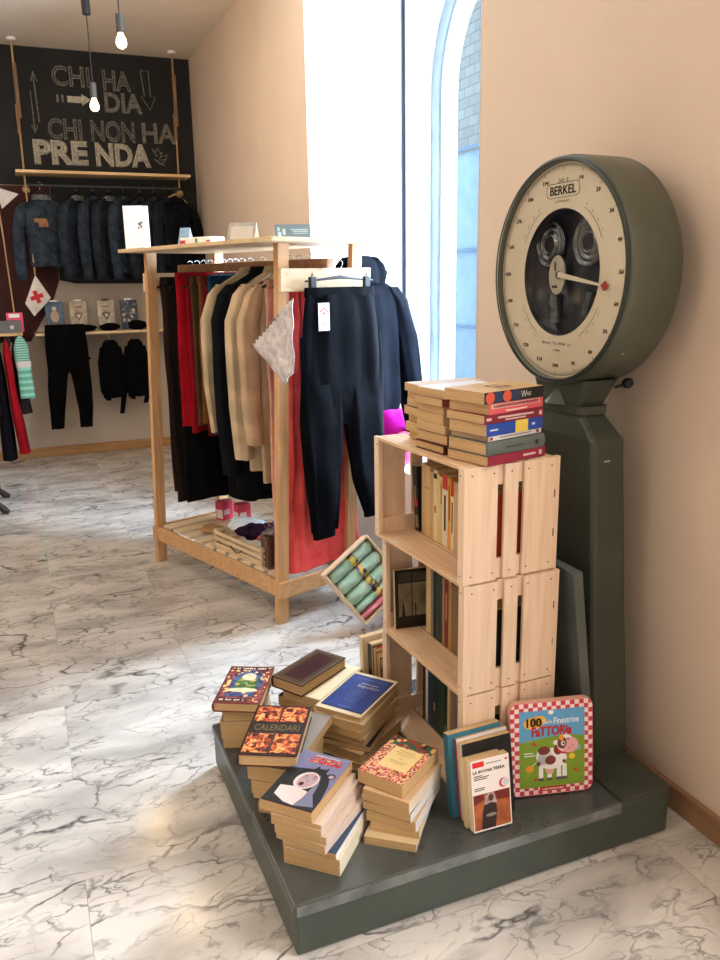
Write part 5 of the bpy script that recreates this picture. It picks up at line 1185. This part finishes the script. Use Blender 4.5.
# denim jackets
DEN = [(66, 76, 86), (58, 66, 76), (62, 72, 84), (54, 60, 68), (64, 76, 90), (50, 58, 66), (58, 68, 80), (46, 52, 60), (30, 32, 36)]
jl = ['faded denim jacket facing out at the left end of the rail, with a tan patch', 'denim jacket, second from the left on the hanging rail', 'denim jacket, third from the left on the hanging rail', 'denim jacket, fourth from the left on the hanging rail', 'denim jacket, fifth from the left, beside the white leaflet', 'denim jacket, fourth from the right on the hanging rail', 'denim jacket, third from the right on the hanging rail', 'denim jacket, second from the right on the hanging rail', 'near-black jacket at the right end of the hanging rail']
for k, (x, yw) in enumerate(((.27, 4), (.545, 52), (.675, 56), (.80, 50), (.92, 54), (1.06, 58), (1.17, 56), (1.27, 54), (1.355, 30))):
    M = Matrix.Translation((x, 7.36, 2.285)) @ Matrix.Rotation(R(yw), 4, 'Z'); c = DEN[k]
    o = thing('denim_jacket' if k < 8 else 'dark_jacket', jl[k], 'jacket', M=M)
    DM = mat(c, .9, 'fabric', c2=tuple(int(v*.6) for v in c), scale=1.6, name='denim'); h = .155 if k == 0 else .175; L = -.62 if k == 0 else -.66-.02*math.sin(k*2)
    mb = MB(); cloth(mb, [(0, 0, -.10, .05, .03), (0, 0, -.115, .09, .04), (0, 0, -.15, h*.9, .045), (0, 0, -.20, h, .05), (0, 0, -.4, h*.95, .055), (0, 0, L, h*.92, .05)], n=30, amp=.006, seed=60+k); mb.build('body', DM, o)
    for s in (-1, 1):
        mb = MB(); cloth(mb, [(s*h*.82, 0, -.15, .03, .04), (s*h*1.0, 0, -.19, .048, .045), (s*(h+.045), -.01, -.36, .050, .045), (s*(h+.060), -.02, -.58, .044, .042), (s*(h+.055), -.03, -.72, .040, .038)], n=18, amp=.006, seed=70+k+s); mb.build('sleeve', DM, o)
        mb = MB(); cloth(mb, [(s*(h+.055), -.03, -.715, .041, .040), (s*(h+.054), -.032, -.755, .039, .038)], n=16, amp=.002); mb.build('cuff', mat(tuple(int(v*.8) for v in c), .9, 'fabric', c2=tuple(int(v*.5) for v in c), scale=1.6), o)
    mb = MB(); cloth(mb, [(0, -.01, -.085, .060, .04), (0, -.012, -.125, .085, .048)], n=20, amp=.004, seed=k); mb.build('collar', mat((122, 126, 124), .95, 'fabric', c2=(86, 90, 92), scale=4) if k in (0, 1, 3) else DM, o)
    MB().box(-h*.92, h*.92, -.058, .058, L-.03, L+.005).build('hem_band', DM, o, bevel=.015)
    if k == 0:
        mb = MB(); mb.box(-.075, .02, -.064, -.058, -.30, -.27); mb.box(-.045, .03, -.065, -.058, -.335, -.285); mb.build('tan_patch', mat((176, 128, 84), .8, 'mottle', c2=(120, 76, 50), scale=8), o)
        MB().box(-.004, .004, -.060, -.056, -.60, -.16).build('button_placket', mat((44, 50, 56), .9), o)
    hgr = thing('clothes_hanger', 'hanger on the dark pipe rail holding a denim jacket' if k < 8 else 'pale wooden hanger at the right end of the dark pipe rail', 'hanger', M=Matrix.Translation((x, 7.36, 2.283)) @ Matrix.Rotation(R(yw), 4, 'Z'), group='hangers on the pipe rail' if k < 8 else None)
    hanger_geo(hgr, .13, mat((206, 170, 120), .5) if k == 8 else BLACKP)
# lower shelf, packs, folded clothes
ls = thing('wall_shelf', 'low pale wooden wall shelf carrying packs and folded black clothes', 'shelf', (.75, 7.44, 1.08))
MB().box(-.64, .66, -.15, .155, 0, .020).build('board', mat((232, 206, 166), .5, 'wood_x', c2=(214, 184, 140)), ls, bevel=.002)
for x in (-.55, .55):
    mb = MB(); mb.box(x-.012, x+.012, -.10, .15, -.014, -.0005); mb.add([(x-.008, .14, -.012), (x+.008, .14, -.012), (x-.008, .152, -.14), (x+.008, .152, -.14), (x-.008, -.08, -.012), (x+.008, -.08, -.012)], [(0, 2, 4), (1, 5, 3), (2, 3, 5, 4), (0, 1, 3, 2)]); mb.build('bracket', mat((200, 176, 140), .5), ls)
packs = [(.285, 'blue illustrated pack, leftmost on the wall shelf', (96, 132, 160), 0), (.48, 'cream pack with a brown triangle on the wall shelf', (214, 198, 168), 1), (.71, 'cream pack with a black triangle on the wall shelf', (218, 204, 176), 2), (.905, 'dark blue patterned pack, rightmost on the wall shelf', (70, 86, 108), 3)]
for x, lab, c, kind in packs:
    o = thing('clothing_pack', lab, 'pack', M=Matrix.Translation((x, 7.47, 1.1006)) @ Matrix.Rotation(R(-9), 4, 'X'))
    MB().box(-.072, .072, 0, .016, .003, .255).build('packet', mat(c, .35, 'picture' if kind == 3 else 'mottle', c2=tuple(int(v*.6) for v in c), scale=.35 if kind == 3 else 2, name='packet'), o, bevel=.004)
    mb = MB(); Xp, Zp = (1, 0, 0), (0, 0, 1); O = (0, -.001, 0)
    if kind == 0:
        flat(mb, disc(0, .13, .035, .05, 14), O, Xp, Zp, 0); flat(mb, rect(-.05, .02, .05, .07), (0, -.0014, 0), Xp, Zp, 1); flat(mb, disc(0, .195, .02, .02, 12), (0, -.0014, 0), Xp, Zp, 2)
    elif kind in (1, 2):
        flat(mb, [(-.036, .150), (0, .085), (.036, .150)], O, Xp, Zp, 1 if kind == 1 else 3); flat(mb, [(-.018, .141), (0, .105), (.018, .141)], (0, -.0014, 0), Xp, Zp, 2)
        flat(mb, rect(-.03, .20, .03, .21), O, Xp, Zp, 1)
    if kind < 3: mb.build('printed_design', [mat((206, 186, 160), .5), mat((130, 92, 66), .5), mat((224, 214, 196), .5), mat((40, 36, 36), .5)], o, fix=False)
    mb = MB(); mb.box(-.030, .030, .004, .010, .2555, .268); mb.build('hang_tab', BLACKP if kind == 2 else CHROME, o)
BKC = mat((14, 14, 16), .95, 'fabric', c2=(7, 7, 8), name='black_cloth')
for x, w, h, lab in ((.29, .075, .050, 'bunched black clothes at the left end of the wall shelf'), (.52, .085, .060, 'folded black clothes in front of the brown-triangle pack'), (.72, .085, .068, 'folded black clothes in front of the black-triangle pack'), (.95, .080, .085, 'folded black clothes in front of the blue patterned pack')):
    heap('folded_clothes', lab, 'clothes', Matrix.Translation((x, 7.37, 1.1005)), (0, 0, h*.45), (w, .06, h*.5), BKC, int(x*100), amp=.09)
o = thing('trousers', 'black trousers hanging from the wall shelf below the packs', 'trousers', (.345, 7.2745, 1.17))
mb = MB(); cloth(mb, [(0, 0, -.02, .158, .014), (0, 0, -.2, .168, .02), (0, 0, -.40, .172, .022)], n=30, amp=.004, seed=90); mb.build('seat', BKC, o)
for s, pts in ((-1, ((-.085, .085), (-.105, .078), (-.125, .060), (-.138, .054))), (1, ((.088, .085), (.098, .075), (.105, .058), (.095, .052)))):
    mb = MB(); cloth(mb, [(x, 0, z, w, .02) for (x, w), z in zip(pts, (-.37, -.5, -.72, -.875))], n=20, amp=.004, seed=91+s); mb.build('leg', BKC, o)
mb = MB(); cloth(mb, [(0, 0, 0.0, .155, .012), (0, 0, -.035, .158, .014)], n=30, amp=.001); mb.build('waistband', BKC, o)
MB().box(.150, .185, -.01, .0, -.30, -.28).build('loose_tie', BKC, o, bevel=.003)
for k, (x, lab, zb) in enumerate(((.705, 'black long-sleeved shirt below the wall shelf, the left one of two', -.66), (.915, 'black long-sleeved shirt below the wall shelf, the right one of two', -.58))):
    o = thing('black_shirt', lab, 'top', (x, 7.36, 1.0798))
    mb = MB(); cloth(mb, [(0, 0, -.06, .035, .02), (0, 0, -.085, .06, .03), (0, 0, -.15, .082, .035), (0, 0, -.35, .088, .04), (0, 0, -.56, .092, .038)], n=24, amp=.006, seed=95+k); mb.build('body', BKC, o)
    for s in (-1, 1):
        mb = MB(); cloth(mb, [(s*.07, 0, -.12, .02, .025), (s*.092, 0, -.25, .026, .028), (s*.088, -.01, -.5, .024, .026), (s*.05, -.02, zb-.04 if s > 0 else -.58, .022, .022)], n=14, amp=.004, seed=97+s); mb.build('sleeve', BKC, o)
    mb = MB(); mb.tube([(0, 0, -.06), (0, 0, -.02), (.01, 0, -.005), (.0, 0, .0)], .002, 6); mb.build('hook', CHROME, o)
# pennants on strings
o = thing('red_cross_pennant', 'white pennant with a red cross hanging on a cord by the denim jackets', 'pennant', (.16, 7.30, 1.573))
mb = MB(); mb.tube([(.0, .01, .0), (.004, .03, .66)], .0065, 8); mb.build('cord', ROPE, o)
mb = MB(); mb.prism([(0, 0), (.104, -.185), (-.040, -.330), (-.100, -.225)], (0, 0, 0), (1, 0, 0), (0, 0, 1), (0, 1, 0), .004); mb.build('cloth', mat((226, 218, 208), .85, 'fabric', c2=(196, 186, 176)), o)
cxx, czz = -.004, -.175; a = R(18); ex, ez = Vector((math.cos(a), 0, math.sin(a))), Vector((-math.sin(a), 0, math.cos(a)))
mb = MB(); flat(mb, rect(-.052, -.017, .052, .017), (cxx, -.0012, czz), ex, ez); flat(mb, rect(-.017, -.052, .017, .052), (cxx, -.0014, czz), ex, ez); mb.build('red_cross', mat((190, 36, 36), .6), o, fix=False)
o = thing('white_pennant', 'plain white triangular pennant on a long slanting cord at the left edge', 'pennant', (-.04, 7.30, 2.25))
mb = MB(); mb.prism([(-.02, 0), (.145, -.05), (.01, -.165)], (0, 0, 0), (1, 0, 0), (0, 0, 1), (0, 1, 0), .004); mb.build('cloth', mat((220, 210, 200), .85, 'fabric', c2=(190, 180, 172)), o)
mb = MB(); mb.tube([(-.02, .006, .01), (-.005, .006, -.4), (.01, .006, -1.02)], .006, 8); mb.build('cord', ROPE, o)
# left shelf with its things
o = thing('wall_shelf', 'short wooden wall shelf at the left edge with a grey box on it', 'shelf', (-.35, 7.25, 1.10))
MB().box(-.45, .365, -.15, .33, 0, .022).build('board', mat((206, 170, 120), .5, 'wood_x', c2=(180, 140, 92)), o, bevel=.002)
for x in (-.3, .25): MB().box(x-.01, x+.01, .05, .335, -.10, -.0005).build('bracket', mat((120, 96, 70), .5), o)
o = thing('grey_box', 'grey cardboard box with a pale round label on the left wall shelf', 'box', (-.09, 7.2, 1.1225))
MB().box(-.13, .10, -.06, .06, 0, .095).build('box_body', mat((110, 108, 104), .6, 'mottle', c2=(90, 88, 84)), o, bevel=.003)
mb = MB(); flat(mb, disc(.03, .045, .016, n=12), (0, -.0606, 0), (1, 0, 0), (0, 0, 1)); flat(mb, rect(-.10, .03, -.06, .06), (0, -.0606, 0), (1, 0, 0), (0, 0, 1)); mb.build('round_label', mat((190, 184, 176), .6), o, fix=False)
o = thing('pink_card', 'bright pink card standing behind the grey box on the left shelf', 'card', (-.035, 7.275, 1.1225))
MB().box(-.06, .065, 0, .012, 0, .155).build('card_body', mat((232, 90, 120), .5, name='pink_card'), o, bevel=.001); MB().box(-.04, .04, -.001, .0, .115, .145).build('printed_line', WHITE, o)
o = thing('striped_pouch', 'long mint-green striped hanging pouch below the left shelf', 'pouch', (-.012, 7.085, 1.10))
mb = MB(); cloth(mb, [(0, 0, .0, .012, .008), (0, 0, -.03, .035, .018), (0, 0, -.09, .056, .024), (0, 0, -.20, .060, .026)], n=20, amp=.002); mb.build('striped_top', mat((150, 196, 176), .8, 'stripes_z', scale=16, c2=(90, 140, 126)), o)
mb = MB(); cloth(mb, [(0.005, 0, -.20, .060, .026), (.006, 0, -.25, .058, .026)], n=20, amp=.001); mb.build('pale_band', mat((206, 202, 190), .8), o)
mb = MB(); cloth(mb, [(0.006, 0, -.25, .056, .024), (.012, 0, -.50, .055, .024)], n=20, amp=.003); mb.build('lower_bag', mat((110, 176, 150), .8, 'stripes_z', scale=6, c2=(150, 206, 184)), o)
mb = MB(); mb.tube([(0, 0, -.002), (.004, .02, .03)], .003, 6); mb.build('loop', ROPE, o)
for k, (x, y, c, zb, w, lab) in enumerate(((-.12, 7.12, (160, 26, 38), .16, .035, 'long red garment hanging under the left shelf'), (-.20, 7.18, (26, 22, 26), .10, .045, 'black garment hanging behind the red one under the left shelf'), (-.05, 7.3, (60, 54, 50), .46, .05, 'dark grey-brown garment behind the striped pouch'), (-.28, 7.05, (40, 32, 36), .50, .05, 'dark garment at the far left edge under the shelf'))):
    o = thing('hanging_garment', lab, 'clothes', (x, y, 1.095)); mb = MB()
    cloth(mb, [(0, 0, -.03, w*.4, .05), (0.0, 0, -.12, w*.8, .12), (.01, 0, -.5, w, .14), (.05 if k == 0 else .01, 0, zb-1.095, w*1.3, .15)], n=24, amp=.006, seed=120+k); mb.build('cloth', gmat(c), o)
    mb = MB(); mb.tube([(0, 0, -.03), (0, 0, .0)], .002, 6); mb.build('hook', CHROME, o)
# small carved table and the foot of a rolling stand at the left edge
DW = mat((52, 34, 28), .4, 'wood_z', c2=(36, 22, 18), name='dark_wood')
o = thing('carved_table', 'dark carved wooden table with curved legs at the left edge, under a white cloth', 'table', (-.52, 5.95, 0))
for sx in (-1, 1):
    for sy in (-1, 1):
        mb = MB(); mb.tube([(sx*.245, sy*.20, .600), (sx*.275, sy*.215, .50), (sx*.270, sy*.21, .38), (sx*.245, sy*.20, .20), (sx*.250, sy*.20, .08), (sx*.290, sy*.22, .03), (sx*.318, sy*.23, .016)], [.03, .034, .024, .018, .018, .024, .015], 12); mb.build('leg', DW, o)
MB().box(-.30, .30, -.25, .25, .601, .63).build('tabletop', DW, o, bevel=.006)
MB().box(-.27, .27, -.22, .22, .54, .6005).build('apron', DW, o, bevel=.003)
tag(MB().box(-.80, -.215, 5.69, 6.21, .6305, .636).box(-.221, -.2155, 5.69, 6.21, .585, .6302).build('tablecloth', mat((226, 214, 202), .85, 'fabric', c2=(200, 188, 176))), 'white cloth with a short drop on the dark carved table', 'tablecloth')
o = thing('rolling_stand', 'black rolling clothes stand with castors, mostly outside the left edge', 'stand', (-.50, 5.25, 0))
for x in (-.22, .22):
    for dx in (-.016, .016):
        mb = MB(); mb.cyl((x+dx-.010, -.0, .032), (1, 0, 0), .030, .020, 20); mb.build('castor_wheel', BLACKP, o)
    MB().box(x-.008, x+.008, -.01, .01, .03, .09).build('castor_stem', BLACKP, o)
MB().box(-.24, .24, -.02, .02, .0905, .115).build('foot_bar', BLACKP, o, bevel=.004)
mb = MB(); mb.tube([(-.05, 0, .115), (-.05, 0, 1.5)], .014, 12); mb.build('pole', BLACKP, o)
# pendant bulbs
for k, (x, y, z, lab) in enumerate(((.630, 4.60, 2.672, 'lit bare bulb in a black holder hanging in front of the ceiling edge'), (.554, 5.40, 2.516, 'lit bare bulb hanging on a long cord in front of the chalk slogan'))):
    o = thing('pendant_bulb', lab, 'lamp', (x, y, z))
    mb = MB(); mb.tube([(0, 0, CZ-z-.02), (0, 0, .14)], .003, 8); mb.build('cord', BLACKP, o)
    MB().cyl((0, 0, .050), (0, 0, 1), .020, .085, 20).build('holder', mat((60, 58, 54), .4), o, bevel=.003)
    MB().cyl((0, 0, CZ-z-.022), (0, 0, 1), .045, .021, 24).build('ceiling_rose', BLACKP, o)
    if k: MB().cyl((0, 0, .50), (0, 0, 1), .024, .13, 20).build('cord_weight', BLACKP, o, bevel=.003)
    mb = MB(); mb.lathe([(.013, .050), (.015, .040), (.024, .022), (.027, .004), (.022, -.012), (.010, -.020), (0, -.022)], (0, 0, 0), (0, 0, 1), 24); mb.build('glass_bulb', mat((255, 206, 140), .3, 'emit', scale=10, name='lit_bulb'), o)
    point('bulb_glow', (x, y-.0, z-.08), 8, (1, .74, .45), .04)
